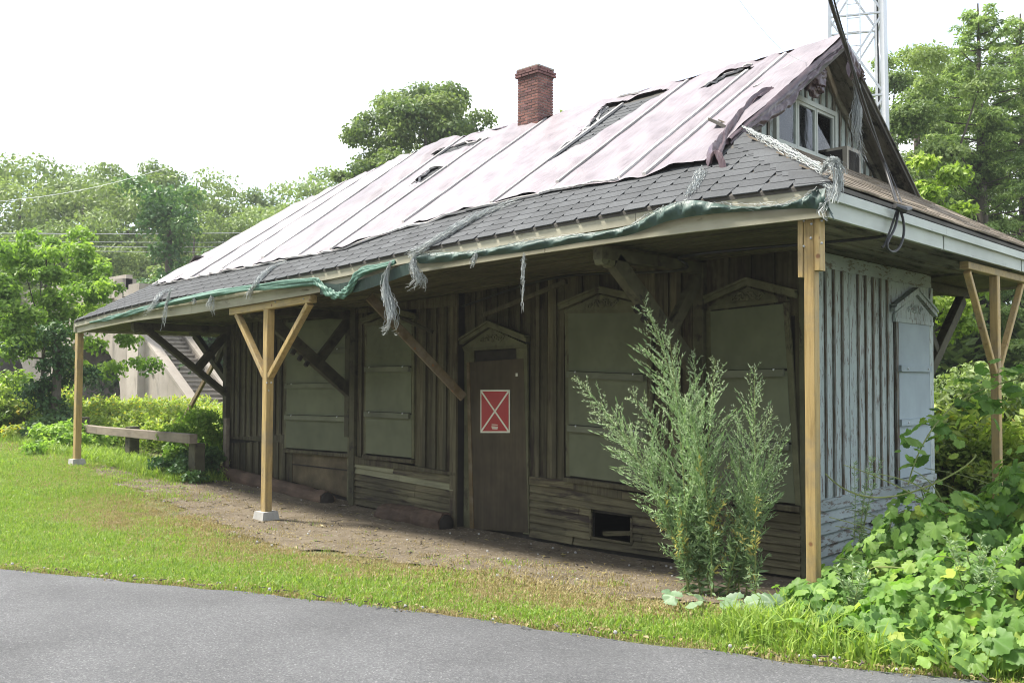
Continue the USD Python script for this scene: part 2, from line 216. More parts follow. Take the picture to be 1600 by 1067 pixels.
M['rail'] = streak('weathered_timber_rail', [(0, (0.087, 0.070, 0.052)), (.5, (0.186, 0.154, 0.118)), (1, (0.260, 0.223, 0.176))], sc=(1.3, 14, 14), big=1.3, rand=(.9, 1.1))

# ------------------------------------------------------------------ ground
CTRL = A_([(-10.3, 0, -.06), (-6.8, 0, -.20), (-3.4, 0, -.31), (-1.9, 0, -.32), (-.15, 0, -.26), (1, 0, -.22), (-6.2, -1.67, -.215), (-12, -1.67, .06), (.8, -1.67, -.05), (-2.5, -1.2, -.24), (-2.5, -2.4, -.1),
    (-4.3, -5.2, .0), (-2.2, -4.2, .0), (-.3, -3.5, .0), (1.5, -2.93, .0), (2.1, -2.64, .0), (0, -8, 0), (6, -5, 0), (-6, -9, 0.02), (12, -14, 0), (-16, -14, .05), (8, 0, 0), (-7, -3.4, -.06), (-9, -5, .04),
    (-17, -1, .15), (-20, -6, .14), (-14, 3, .1), (-5, 6, -.1), (4, 5, -.1), (3, 1, -.1), (0, 16, 0), (-28, 8, .1), (12, 16, 0), (-12, 16, 0), (-28, -12, .1), (-26, 18, .1)])
_rbf = RBFInterpolator(CTRL[:, :2], CTRL[:, 2], kernel='linear', smoothing=.3)
_gx, _gy = np.arange(-34, 18.01, .25), np.arange(-20, 24.01, .25)
_G = _rbf(np.stack(np.meshgrid(_gx, _gy, indexing='ij'), -1).reshape(-1, 2)).reshape(len(_gx), len(_gy))
from scipy.ndimage import gaussian_filter
from scipy.interpolate import RegularGridInterpolator
_G = gaussian_filter(_G, 1.2); _fade = np.minimum.outer(np.clip(np.minimum(_gx+34, 18-_gx)/5, 0, 1), np.clip(np.minimum(_gy+20, 24-_gy)/5, 0, 1)); _G = _G*_fade
_gi = RegularGridInterpolator((_gx, _gy), _G, bounds_error=False, fill_value=0.0)
def gz(x, y): return _gi(np.stack(np.broadcast_arrays(A_(x, float), A_(y, float)), -1))
def gz1(x, y): return float(gz(x, y))

_far = np.concatenate([-np.geomspace(180, 35, 14), _gx, np.geomspace(19, 120, 12)]); _fay = np.concatenate([-np.geomspace(60, 21, 10), _gy, np.geomspace(25, 160, 14)])
XX, YY = np.meshgrid(_far, _fay, indexing='ij')
M['soil'] = streak('meadow_soil', [(0, (.05, .045, .022)), (.5, (.09, .095, .035)), (1, (.14, .15, .05))], sc=(3, 3, 3), big=.6, rand=(1, 1), detail=9.0, rough=.95)
obj('ground', grid(np.stack([XX, YY, gz(XX, YY)], -1)), M['soil'], kind='structure', smooth=True)

def road_edge(x): return np.interp(x, [-60, -20, -8, -4.3, -2.2, -.3, 1.5, 2.6, 6, 20], [-24.5, -11.4, -6.6, -5.22, -4.2, -3.52, -2.93, -2.45, -1.3, 3.0])
_rx = np.concatenate([np.arange(-60, -20, 2.0), np.arange(-20, 6, .12), np.arange(6, 20.1, 1)])
_edge = road_edge(_rx) + .13*(meshkit.noise(np.stack([_rx*2.3, _rx*0, _rx*0], -1))-.5) + .07*(meshkit.noise(np.stack([_rx*9, _rx*0+3, _rx*0], -1))-.5)
_t = np.concatenate([[0, .01, .03], np.linspace(.06, 1, 26)])
RX = np.repeat(_rx[:, None], len(_t), 1); RY = _edge[:, None] + (-26-_edge[:, None])*_t[None]
RZ = gz(RX, RY) + .014 + .03*np.minimum(1, (_edge[:, None]-RY)/.5)
M['asphalt'] = mat('asphalt', {'g': ('geometry', {}), 'v': ('voronoi_texture', {'scale': 130.0}), 'n': ('noise_texture', {'scale': 90.0, 'detail': 3.0}), 'nb': ('noise_texture', {'scale': .7, 'detail': 6.0, 'roughness': .6}),
    'r': ('rgb_ramp', {'ramp': [(0, (.038, .039, .041)), (.45, (.075, .076, .079)), (.72, (.10, .101, .104)), (.86, (.20, .20, .20)), (1, (.34, .335, .328))]}), 'mb': ('map_range', {'from_min': .3, 'from_max': .7, 'to_min': .76, 'to_max': 1.2}), 'h': ('hsv', {}), 'nw': ('noise_texture', {'scale': 1.1, 'detail': 5.0}), 'wm': ('mix_color', {'fac': .22}), 'cv': ('voronoi_texture', {'scale': .55, 'feature': 'distance_to_edge'}), 'cr': ('map_range', {'from_min': 0.0, 'from_max': .006, 'to_min': .93, 'to_max': 1.0, 'clamp': True}), 'cm': ('math', {'math_type': 'multiply'}),
    'vc': ('separate_color', {}), 'ad': ('math', {'math_type': 'multiply_add', 'value2': .55, 'value3': 0.0}), 'a2': ('math', {'math_type': 'multiply_add', 'value2': .45}), 'bp': ('bump', {'strength': .6, 'distance': .004}), 'p': ('principled_bsdf', {'roughness': .86, 'specular_ior_level': .35})},
    [('g.position', 'v.vector'), ('g.position', 'n.vector'), ('g.position', 'nb.vector'), ('v.color', 'vc.color'), ('vc.r', 'ad.value1'), ('n.fac', 'a2.value1'), ('ad.value', 'a2.value3'), ('a2.value', 'r.fac'), ('r.color', 'h.color'), ('nb.fac', 'mb.value'), ('g.position', 'nw.vector'), ('g.position', 'wm.a'), ('nw.color', 'wm.b'), ('wm.result', 'cv.vector'), ('cv.distance', 'cr.value'), ('cr.result', 'cm.value2'), ('mb.result', 'cm.value1'), ('cm.value', 'h.value'), ('h.color', 'p.base_color'), ('v.distance', 'bp.height'), ('bp.normal', 'p.normal')], 'p.BSDF')
obj('road', grid(np.stack([RX, RY, RZ], -1)[:, ::-1]), M['asphalt'], kind='structure', smooth=True)

# bare earth along the front of the building
def dirt_front(x): return np.interp(x, [-12.3, -11.3, -9, -6, -4.3, -2.3, -.3, .6, 1.2], [-.9, -1.75, -2.15, -2.55, -2.8, -2.45, -2.15, -1.6, -.6])
DX, DY = np.meshgrid(np.arange(-12.4, 1.2, .06), np.arange(-3.0, .25, .06), indexing='ij')
_dn = meshkit.fbm(np.stack([DX*2.2, DY*2.2, DX*0], -1), 4, 3)
_in = (DY > dirt_front(DX) + (_dn-.5)*.9) & ((DX > -10.9) | (DY < -.9 + .3*(DX+11)))
dv, df = grid(np.stack([DX, DY, gz(DX, DY)+.006+.02*meshkit.fbm(np.stack([DX*5, DY*5, DX*0], -1), 3, 8)], -1))
df = df[_in.ravel()[df].all(1)]
M['dirt'] = mat('bare_earth', {'g': ('geometry', {}), 'n': ('noise_texture', {'scale': 3.0, 'detail': 9.0, 'roughness': .68}), 'r': ('rgb_ramp', {'ramp': [(.25, (.058, .046, .030)), (.5, (.108, .087, .060)), (.75, (.16, .132, .095))]}), 'v': ('voronoi_texture', {'scale': 55.0}), 'vs': ('separate_color', {}), 'vr': ('map_range', {'from_min': .93, 'from_max': .97, 'clamp': True}), 'x': ('mix_color', {'b': (.22, .195, .16)}),
    'bp': ('bump', {'strength': .7, 'distance': .02}), 'p': ('principled_bsdf', {'roughness': .95, 'specular_ior_level': .2})},
    [('g.position', 'n.vector'), ('n.fac', 'r.fac'), ('g.position', 'v.vector'), ('v.color', 'vs.color'), ('vs.r', 'vr.value'), ('vr.result', 'x.fac'), ('r.color', 'x.a'), ('x.result', 'p.base_color'), ('n.fac', 'bp.height'), ('bp.normal', 'p.normal')], 'p.BSDF')
obj('dirt_path', trimesh.Trimesh(dv, df, process=False), M['dirt'], kind='structure', smooth=True)

# ------------------------------------------------------------------ roof shape (sagging to the left)
XL, XR, YE, YR = -11.93, 1.03, -1.79, 1.44
WB = 2*YR
def zb(x): return np.interp(x, [-11.93, -11.3, -9.9, -8, -6.88, -5.06, -3.4, -1.8, -.33, 1.03], [2.25, 2.29, 2.365, 2.40, 2.44, 2.51, 2.61, 2.655, 2.685, 2.675])
def ze(x): return np.interp(x, [-11.93, -10.53, -9.2, -6.7, -5.1, -4.6, -3.2, -1.45, -.33, 1.03], [2.425, 2.53, 2.605, 2.665, 2.735, 2.75, 2.82, 2.875, 2.905, 2.88])
def zrg(x): return np.interp(x, [-11, -10.7, -9.7, -8.87, -7.6, -6.5, -5, -4.3, -.38, 1], [4.48, 4.52, 4.655, 4.785, 4.915, 5.03, 5.0, 4.99, 5.05, 5.05])
def zr(x, y):
    y = np.where(A_(y) > YR, WB-A_(y), A_(y)); return ze(x) + (zrg(x)-ze(x))*(y-YE)/(YR-YE)
def roof_hit(px, py):
    d = ray(px, py); t = np.linspace(4, 24, 4001); P = CX + d*t[:, None]
    g = P[:, 2] - zr(P[:, 0], np.minimum(P[:, 1], YR)); i = np.argmax(g < 0) if (g[0] > 0) else np.argmax(g > 0)
    return P[i]
XRAKE, XGAB, XRAKE_L = -.33, -.65, -10.55
YHIP = -.60   # the rake meets the skirt hips here
st = thing('station_building', 'abandoned one storey wooden station building with boarded windows and wide eaves', 'building')

# roof deck: front and rear slopes, the two skirts (thin slabs)
def deck(P, th=.03):
    v, f = grid(P); n = len(v); v2 = v - [0, 0, th]
    r, c = P.shape[:2]; idx = np.arange(n).reshape(r, c); loop = np.concatenate([idx[0], idx[1:, -1], idx[-1, -2::-1], idx[-2:0:-1, 0]])
    s = [(a, b, b+n) for a, b in zip(loop, np.roll(loop, -1))] + [(a, b+n, a+n) for a, b in zip(loop, np.roll(loop, -1))]
    m = trimesh.Trimesh(np.vstack([v, v2]), np.vstack([f, f[:, ::-1]+n, s]), process=False); m.fix_normals(); return m
def slope(rear):
    rows = []
    for y in np.linspace(YE, YR, 30):
        k = min(1, (y-YE)/(YHIP-YE)); x0 = XL + (XRAKE_L-XL)*k; x1 = XR + (XRAKE-XR)*k
        x = np.linspace(x0, x1, 60); yy = WB-y if rear else y
        rows.append(np.stack([x, x*0+yy, zr(x, x*0+y)], -1))
    return A_(rows)
roof = obj('roof', cat_meshes([deck(slope(False)), deck(slope(True))]), M['deck'], st)
def skirt(side):
    xe, xt = (XR, XGAB-.02) if side > 0 else (XL, XRAKE_L-.4 if False else -10.2)
    rows = []
    for k in np.linspace(0, 1, 14):
        x = xe + (xt-xe)*k; d = abs(x-xe); kk = min(1.0, d/abs((XRAKE if side > 0 else XRAKE_L)-xe))
        y0 = YE + (YHIP-YE)*kk
        z = float(ze(xe)) + d*(float(zr(XRAKE if side > 0 else XRAKE_L, YHIP))-float(ze(xe)))/abs((XRAKE if side > 0 else XRAKE_L)-xe)
        yy = np.linspace(y0, WB-y0, 24); rows.append(np.stack([yy*0+x, yy, yy*0+z-.002], -1))
    return A_(rows)
obj('roof_skirt', deck(skirt(1)), M['deck'], st); obj('roof_skirt', deck(skirt(-1)), M['deck'], st)

# shingles of the front slope: half-hexagon tabs laid in courses
def tab(x, y, w, e, th=.012):
    """one tab whose lower edge is at y (lower) and whose upper edge is at y+e"""
    c = w*.15; pts = [(x, y+e), (x, y+e*.45), (x+c, y), (x+w-c*.15, y), (x+w-c*.15+.002, y+e)]
    p = A_([(a, b, float(zr(a, b))+.004) for a, b in pts]); up = A_([0, -.55, .83])
    p[1:4] += up*.004
    return slab(p, up*.007)
tabs, tabsm = [], []
def front_x_limit(y): k = min(1, max(0, (y-YE)/(YHIP-YE))); return XL+(XRAKE_L-XL)*k, XR+(XRAKE-XR)*k
E = .107; TW = .245
for r in range(28):
    y = YE-.015 + r*E
    x0, x1 = front_x_limit(y+E*.5)
    if y+E > YR: break
    n = int((x1-x0)/TW)+1
    for i in range(n):
        x = x1 - (i+1)*TW - (r % 2)*TW*.5 + random.uniform(-.006, .006); w = TW
        if i == 0 and r % 2: tabs.append((x+w, y, TW*.5, r))
        if x < x0: w = w-(x0-x); x = x0
        if w > .06: tabs.append((x, y, w, r))
# px patches where the tarp is torn away, in roof (x, y)
def patch(pts): return A_([roof_hit(*p)[:2] for p in pts])
PATCHES = [patch([(849, 262), (905, 215), (925, 195), (948, 171), (1030, 147), (1046, 146), (1000, 174), (930, 224)]), patch([(641, 297), (675, 269), (702, 264), (664, 288)]),
           patch([(672, 250), (690, 238), (735, 226), (765, 222), (735, 233), (700, 245)]), patch([(1092, 150), (1135, 122), (1175, 108), (1180, 112), (1140, 130), (1105, 148)])]
from shapely.geometry import Polygon, Point
PP = [Polygon(p).buffer(0) for p in PATCHES]
TARP_PX = [(1106, 262), (1070, 268), (1000, 283), (862, 305), (746, 331), (611, 367), (537, 394), (435, 413), (340, 431), (268, 446), (232, 451)]
_tb = A_([roof_hit(*p)[:2] for p in TARP_PX])[::-1]
def ytarp(x): return np.interp(x, _tb[:, 0], _tb[:, 1])
print('tarp bottom', np.round(_tb, 2).tolist())
def bare(x, y): return y < ytarp(x)+.22 or x > XRAKE-.02 or any(p.distance(Point(x, y)) < .22 for p in PP)
keep = [t for t in tabs if bare(t[0]+t[2]/2, t[1]+E/2)]
keep.sort(key=lambda t: (t[0]-CX[0])**2 + (t[1]-CX[1])**2)
for t in keep[:300]: obj('shingle', tab(*t[:3], E+.012), M['shingle'], roof)
obj('shingle_field', cat_meshes([tab(*t[:3], E+.012) for t in keep[300:]]), M['shingle'], roof, kind='stuff')
# hip caps along the right front hip, and the brown courses of the right skirt
hA, hB = A_([XR+.01, YE-.01, float(ze(XR))]), A_([XRAKE, YHIP, float(zr(XRAKE, YHIP))])
for k in range(15):
    a, b = hA+(hB-hA)*k/15, hA+(hB-hA)*min(1, (k+1.25)/15)
    l = A_([-.30, .0, 0]); zz = lambda q: A_([q[0], q[1], float(zr(min(q[0], XR), q[1]))+.012+.003*(k % 2)])
    obj('hip_cap', slab([zz(a+l*.9+A_([0, .02, 0])), zz(a), zz(b), zz(b+l*.75+A_([0, .05, 0]))], (0, -.003, .006)), M['shingle'], roof)
SK = skirt(1)
def skz(x): return float(np.interp(x, [SK[-1, 0, 0], SK[0, 0, 0]], [SK[-1, 0, 2], SK[0, 0, 2]]))
bro = []
for r in range(16):
    xa = XR+.012 - r*.112; xb = xa-.125; kk = min(1.0, max(0, (XR-xa)/(XR-XRAKE))); y0 = YE+(YHIP-YE)*kk
    if xa < XGAB+.05: break
    y = y0 + random.uniform(0, .2)
    while y < WB-y0:
        w = random.uniform(.24, .34); y2 = min(y+w-.006, WB-y0); j = random.uniform(-.008, .008)
        bro.append(slab([(xa+j, y, skz(min(xa, XR))+.012), (xa+j, y2, skz(min(xa, XR))+.012), (xb, y2, skz(xb)+.006), (xb, y, skz(xb)+.006)], (.006, 0, .01))); y += w
for m_ in bro[:280]: obj('shingle', m_, M['shingle_brown'], roof, label='worn brown shingle' if m_ is bro[0] else None)
if bro[280:]: obj('shingle_field', cat_meshes(bro[280:]), M['shingle_brown'], roof, kind='stuff')

# fascia: an upper and a lower board on each side, following the sag
def strip(name, xs, y, za, zc, th, m, ax=0):
    for a, b in zip(xs[:-1], xs[1:]):
        n = 8; t = np.linspace(a+.003, b-.003, n)
        front = [(q, y, float(za(q))) for q in t] + [(q, y, float(zc(q))) for q in t[::-1]]
        v = A_(front + [(p[0], p[1]+th, p[2]) for p in front]); f = []
        for i in range(n-1):
            f += [(i, 2*n-1-i, 2*n-2-i), (i, 2*n-2-i, i+1)]
        k = 2*n; f += [(p+k, r+k, q+k) for p, q, r in f]; f += [(i, (i+1) % k, k+(i+1) % k) for i in range(k)] + [(i, k+(i+1) % k, k+i) for i in range(k)]
        mm = trimesh.Trimesh(v, f, process=False); mm.fix_normals(); obj(name, mm, m, st)
seg = [-11.9, -9.0, -6.1, -3.2, -.6, 1.0]
strip('fascia_board', seg, YE+.005, lambda x: ze(x)-.018, lambda x: zb(x)+(ze(x)-zb(x))*.46, .03, M['fascia'])
strip('fascia_board', [-11.88, -8, -4.4, -1.6, .985], YE+.035, lambda x: zb(x)+(ze(x)-zb(x))*.47, lambda x: zb(x)-.015, .03, M['fascia'])
zs_ = float(zb(XR))
for a, b in ((YE+.01, .4), (.4, 2.6), (2.6, WB-YE-.01)):
    obj('fascia_board', box((XR-.03, a+.002, zs_+.095), (XR, b-.002, zs_+.165)), M['fascia_side'], st); obj('fascia_board', box((XR-.06, a+.03, zs_-.02), (XR-.03, b-.002, zs_+.105)), M['fascia_side'], st)
zl_ = float(zb(XL))
obj('fascia_board', box((XL, YE, zl_), (XL+.03, WB-YE, zl_+.165)), M['fascia'], st)
obj('fascia_board', slab([(XL, WB-YE-.03, zl_), (XR, WB-YE-.03, zs_), (XR, WB-YE-.03, zs_+.16), (XL, WB-YE-.03, zl_+.16)], (0, .03, 0)), M['fascia'], st)

# soffit planks: front run along x, the right end runs along y
def plank_x(xa, xb, y0, y1, dz=0.0):
    n = 10; t = np.linspace(xa, xb, n); z = zb(t)+.03+dz
    v = np.vstack([np.stack([t, t*0+y, z+h], -1) for y, h in ((y0, 0), (y1, 0), (y1, .018), (y0, .018))]); f = []
    for s in range(4):
        q = (s+1) % 4
        for i in range(n-1): f += [(s*n+i, q*n+i, q*n+i+1), (s*n+i, q*n+i+1, s*n+i+1)]
    f += [(0, n, 2*n), (0, 2*n, 3*n), (n-1, 2*n-1, 3*n-1), (n-1, 3*n-1, 4*n-1)]
    m = trimesh.Trimesh(v, f, process=False); m.fix_normals(); return m
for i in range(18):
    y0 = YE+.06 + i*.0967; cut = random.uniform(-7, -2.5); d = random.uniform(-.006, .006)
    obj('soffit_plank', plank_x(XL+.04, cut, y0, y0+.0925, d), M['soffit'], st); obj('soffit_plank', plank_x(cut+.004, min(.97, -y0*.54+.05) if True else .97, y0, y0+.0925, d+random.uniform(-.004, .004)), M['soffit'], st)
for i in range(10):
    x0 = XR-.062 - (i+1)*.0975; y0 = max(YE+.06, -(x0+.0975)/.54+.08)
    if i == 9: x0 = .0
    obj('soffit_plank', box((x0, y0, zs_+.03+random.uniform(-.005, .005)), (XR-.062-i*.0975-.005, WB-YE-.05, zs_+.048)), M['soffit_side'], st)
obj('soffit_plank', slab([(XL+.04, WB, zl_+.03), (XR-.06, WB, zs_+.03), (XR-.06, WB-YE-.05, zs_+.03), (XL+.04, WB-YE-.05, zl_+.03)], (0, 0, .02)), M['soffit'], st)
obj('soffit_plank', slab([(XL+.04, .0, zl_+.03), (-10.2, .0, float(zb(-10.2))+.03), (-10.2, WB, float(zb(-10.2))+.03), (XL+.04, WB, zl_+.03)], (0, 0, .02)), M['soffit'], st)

# ------------------------------------------------------------------ front wall
LW = -10.22
def top(x): return float(zb(x))+.03
def base(x): return float(np.interp(x, [-10.3, -6.8, -3.4, -1.9, -.15, 0], [-.05, -.185, -.27, -.29, -.235, -.23]))
VENT = [F(925, 797), F(989, 806), F(988, 852), F(925, 838)]
# backing: dark sheathing behind the boards with the hole of the crawl space and the door's transom left open
hx0, hx1, hz0, hz1 = VENT[0][0], VENT[1][0], VENT[2][2]+.02, VENT[0][2]-.02
fw_ = obj('front_wall', cat_meshes([box((LW, .02, -.6), (hx0, .05, 2.72)), box((hx1, .02, -.6), (-.02, .05, 2.72)), box((hx0, .02, hz1), (hx1, .05, 2.72)), box((hx0, .02, -.6), (hx1, .05, hz0))]), M['dark'], st)
rw_ = obj('right_wall', box((-.05, .05, -.6), (-.02, WB, 2.72)), M['dark'], st)
obj('rear_wall', box((LW, WB-.03, -.6), (-.02, WB, 2.7)), M['board'], st); obj('left_wall', box((LW-.02, .03, -.6), (LW+.02, WB, 2.6)), M['board'], st)
obj('floor', box((LW+.02, .05, .18), (-.05, WB-.03, .22)), M['dark'], st)

def vboards(xa, xb, z0, z1, y=0.0, w=.205, m=None, parent=fw_, bm=None, ragged=.0, gap=.003):
    """upright boards with battens over their joints; z0 and z1 are functions of x"""
    n = max(1, round((xb-xa)/w)); w = (xb-xa)/n
    for i in range(n):
        a, b = xa+i*w, xa+(i+1)*w; d = random.uniform(0, .006); za, zc = z0((a+b)/2)+random.uniform(0, ragged), z1((a+b)/2)
        obj('board', slab([(a+gap, y-d, za), (b-gap, y-d, za), (b-gap, y-d, z1(b)), (a+gap, y-d, z1(a))], (0, .02+d, 0)), m or M['board'], parent)
        if i and random.random() < .93:
            bw = .026; obj('batten', slab([(a-bw, y-.012, za+.01), (a+bw, y-.012, za+.01), (a+bw, y-.012, zc), (a-bw, y-.012, zc)], (0, -.016, 0)), bm or M['batten'], parent)
def clap(xa, xb, z0, z1, y=0.0, e=.082, mpick=None, parent=fw_, hole=None, fx=True):
    """clapboards from z0 up to z1 (functions of x), lower edge proud"""
    n = max(1, int(round((z1((xa+xb)/2)-z0((xa+xb)/2))/e)))
    for r in range(n):
        cuts = [xa] + sorted(random.uniform(xa+.3, xb-.3) for _ in range(int((xb-xa)/1.5))) + [xb] if xb-xa > .8 else [xa, xb]
        for a, b in zip(cuts[:-1], cuts[1:]):
            if b-a < .05: continue
            spans = [(a, b)]
            la = z0(a)+(z1(a)-z0(a))*r/n; lm = z0((a+b)/2)+(z1((a+b)/2)-z0((a+b)/2))*(r+.5)/n
            if hole and hole[2] < lm < hole[3]: spans = [s for s in ((a, min(b, hole[0])), (max(a, hole[1]), b)) if s[1]-s[0] > .03]
            for s, t in spans:
                lo = lambda x: z0(x)+(z1(x)-z0(x))*r/n; hi = lambda x: z0(x)+(z1(x)-z0(x))*(r+1)/n+.012
                j = random.uniform(-.004, .004)
                v = [(s+.002, y-.031+j, lo(s)), (t-.002, y-.031+j, lo(t)), (t-.002, y-.006, hi(t)), (s+.002, y-.006, hi(s)), (s+.002, y+.012, lo(s)), (t-.002, y+.012, lo(t)), (t-.002, y+.012, hi(t)), (s+.002, y+.012, hi(s))]
                f = [(0, 1, 2), (0, 2, 3), (4, 6, 5), (4, 7, 6), (0, 4, 5), (0, 5, 1), (3, 2, 6), (3, 6, 7), (0, 3, 7), (0, 7, 4), (1, 5, 6), (1, 6, 2)]
                obj('clapboard', trimesh.Trimesh(v, f, process=False), mpick(r, n, s) if mpick else M['clap'], parent)
YB = -.10   # the bay between the two posts stands a little forward
X = lambda px, py, y=0.0: float(F(px, py, y)[0])
def line(pts, y=0.0):
    q = A_([F(*p, y) for p in pts]); return lambda x: float(np.interp(x, q[:, 0], q[:, 2]))
sill1 = line([(357, 692), (455, 688)]); sill2 = line([(557, 712), (730, 741)], YB); sill3 = line([(825, 744), (900, 752), (1000, 772), (1250, 803)])
xA0, xA1, xA2 = LW, X(452, 600), X(549, 600); xB0, xB1 = X(552, 600, YB), X(714, 600, YB)
def trim_z(a, b, z0, z1, y, m=M['trim'], d=.025, parent=fw_, name='trim'):
    return obj(name, slab([(a, y, z0), (b, y, z0), (b, y, z1(b) if callable(z1) else z1), (a, y, z1(a) if callable(z1) else z1)], (0, -d, 0)), m, parent)
# section left of the wide window
vboards(LW+.10, xA1-.02, lambda x: sill1(x)+.09, top, w=.17)
vboards(LW+.10, X(457, 720), base, lambda x: sill1(x)-.005, w=.19, ragged=.03)
trim_z(LW, LW+.10, base(LW), top, -.0, M['trim'], .035, name='corner_board')
trim_z(LW+.1, xA1-.02, sill1(-9), lambda x: sill1(x)+.09, -.005, M['board'], .02)
obj('plywood_sheet', slab([F(457, 703, -.01), F(545, 708, -.01), F(546, 778, -.01), F(457, 752, -.01)], (0, .02, 0)), M['sheet_ply'], fw_)
obj('crack_board', slab([F(457, 724, -.02), F(546, 734, -.02), F(546, 736, -.02), F(457, 726, -.02)], (0, .012, 0)), M['char'], fw_)
trim_z(X(546, 740), X(551, 740), base(-6.7), lambda x: .75, -.01, M['trim'], .03)
trim_z(LW+.1, xA2, top(-8)-.30, lambda x: top(x)-.17, -.0, M['board'], .02, name='frieze_board'); trim_z(xA1-.02, xA2, top(-8)-.17, lambda x: top(x), 0, M['board'], .018, name='frieze_board')
# bay with the narrow window
xw0, xw1 = X(574, 600, YB), X(648, 600, YB)
vboards(xB0+.1, xw0-.02, sill2, top, y=YB, w=.1); vboards(xw1+.02, xB1, sill2, lambda x: top(x)-.1, y=YB, w=.215)
obj('bay_side', box((xB1, YB, -.3), (xB1+.015, .02, 2.56)), M['dark'], fw_); obj('bay_side', box((xB0-.015, YB, -.3), (xB0, .02, 2.56)), M['dark'], fw_)
trim_z(xB1-.09, xB1+.02, -.25, top, YB, M['board'], .03, name='corner_board'); trim_z(xB0-.02, xB0+.09, -.2, top, YB, M['old_timber'], .05, name='corner_board')
trim_z(xB0, xB1, top(-5.6)-.11, lambda x: top(x)-.02, YB-.005, M['board'], .03, name='frieze_board')
def pick_b(r, n, s):
    if r >= n-2 and (s < xB0+.45 or random.random() < .15): return M['clap_pale']
    return M['clap']
bb = lambda x: base(x)+.02
clap(xB0+.02, xB1-.02, bb, lambda x: sill2(x)-.06, y=YB, mpick=pick_b)
trim_z(xB0, xB1, sill2(-5.5)-.07, lambda x: sill2(x)+.0, YB-.006, M['board'], .03, name='sill_board')
# door bay and the right part
xd0, xd1 = X(727, 650), X(828, 650)
vboards(xB1+.02, xd1+.02, lambda x: 2.02, top, w=.2)
xw40, xw41, xw50, xw51 = X(882, 600), X(1024, 600), X(1104, 600), X(1246, 600)
vboards(xd1+.01, xw40, sill3, top, w=.125); vboards(xw41+.0, xw50, sill3, top, w=.17); vboards(xw51-.02, -.10, sill3, top, w=.14)
for a, b in ((xw40, xw41), (xw50, xw51)): vboards(a, b, lambda x: 2.12, top, w=.22)
trim_z(-.10, .0, base(0), top, -.0, M['trim'], .02, name='corner_board')
trim_z(xd1+.02, -.1, sill3(-2.5)-.06, lambda x: sill3(x)+.0 if True else 0, -.004, M['board'], .026, name='sill_board') if False else None
q0 = [(x, -.004, sill3(x)-.085) for x in np.linspace(xd1+.02, -.1, 6)]; q1 = [(p[0], -.004, sill3(p[0])+.004) for p in q0]
for i in range(5): obj('sill_board', slab([q0[i], q0[i+1], q1[i+1], q1[i]], (0, -.028, 0)), M['board'] if i % 2 else M['clap'], fw_)
def pick_c(r, n, s): return M['clap_pale'] if random.random() < .05 else M['clap']
clap(xd1+.02, -.10, lambda x: base(x)+.03, lambda x: sill3(x)-.08, mpick=pick_c, hole=(hx0, hx1, hz0-.02, hz1+.02))
vf = obj('crawl_space_vent', cat_meshes([bar((hx0, -.02, hz0), (hx0, -.02, hz1), .03, .03), bar((hx1, -.02, hz0), (hx1, -.02, hz1), .03, .03), bar((hx0, -.02, hz0), (hx1, -.02, hz0), .03, .025)]), M['clap'], fw_)
obj('broken_slat', bar((hx0+.06, .12, hz0+.03), (hx1-.04, .2, hz0+.08), .03, .05), M['clap'], vf)

def pediment(L, P, R, yb, y=0.0, parent=None, m=M['trim'], d=.05):
    """gabled window head: L and R ends of the raking top, P its peak, yb the lower edge (left, right) as points"""
    n = A_([0, -d, 0]) if abs(L[1]-R[1]) < .2 else A_([d, 0, 0]); t = unit(R-L); dz = A_([0, 0, .07])
    back = -n*.2
    p = obj('pediment', cat_meshes([slab([yb[0], yb[1], R-t*.07-dz, P-dz*1.1], n*.45), slab([yb[0], R-t*.07-dz, P-dz*1.1, L+t*.07-dz], n*.44)]), m, parent)
    for a, b in ((L, P), (P, R)): obj('raking_mould', cat_meshes([slab([a-dz*.9, b-dz*.9, b, a], n), slab([a-dz*.2, b-dz*.2, b+A_([0, 0, .012]), a+A_([0, 0, .012])], n*1.35)]), m, p)
    obj('lintel_board', slab([yb[0]-dz*.0, yb[1]-dz*.0, yb[1]+dz*.55, yb[0]+dz*.55], n*.62), m, p)
    c = (yb[0]+yb[1])/2*.45 + P*.55; c = c-A_([0, 0, .06]); W = np.linalg.norm(R-L); pts = []
    rr = np.random.default_rng(5)
    for k in range(9):
        s = 1 if k % 2 else -1; f = (k+1)//2/4; cc = c + t*s*f*W*.15 + A_([0, 0, .02*(1-f)+.012*math.sin(k*2.1)]) + n*.5
        a0 = rr.uniform(0, 6); q = [cc + t*(.036*(1-i/9)*math.cos(a0+i*.75)) + A_([0, 0, .036*(1-i/9)*math.sin(a0+i*.75)]) for i in range(9)]
        pts.append(tube(q, .014-.004*f, 6))
    pts.append(trimesh.creation.icosphere(1, .03).apply_transform(trimesh.transformations.compose_matrix(translate=c+n*.55, scale=(1, 1, 1.25))))
    obj('carved_scroll', cat_meshes(pts), m, p); return p
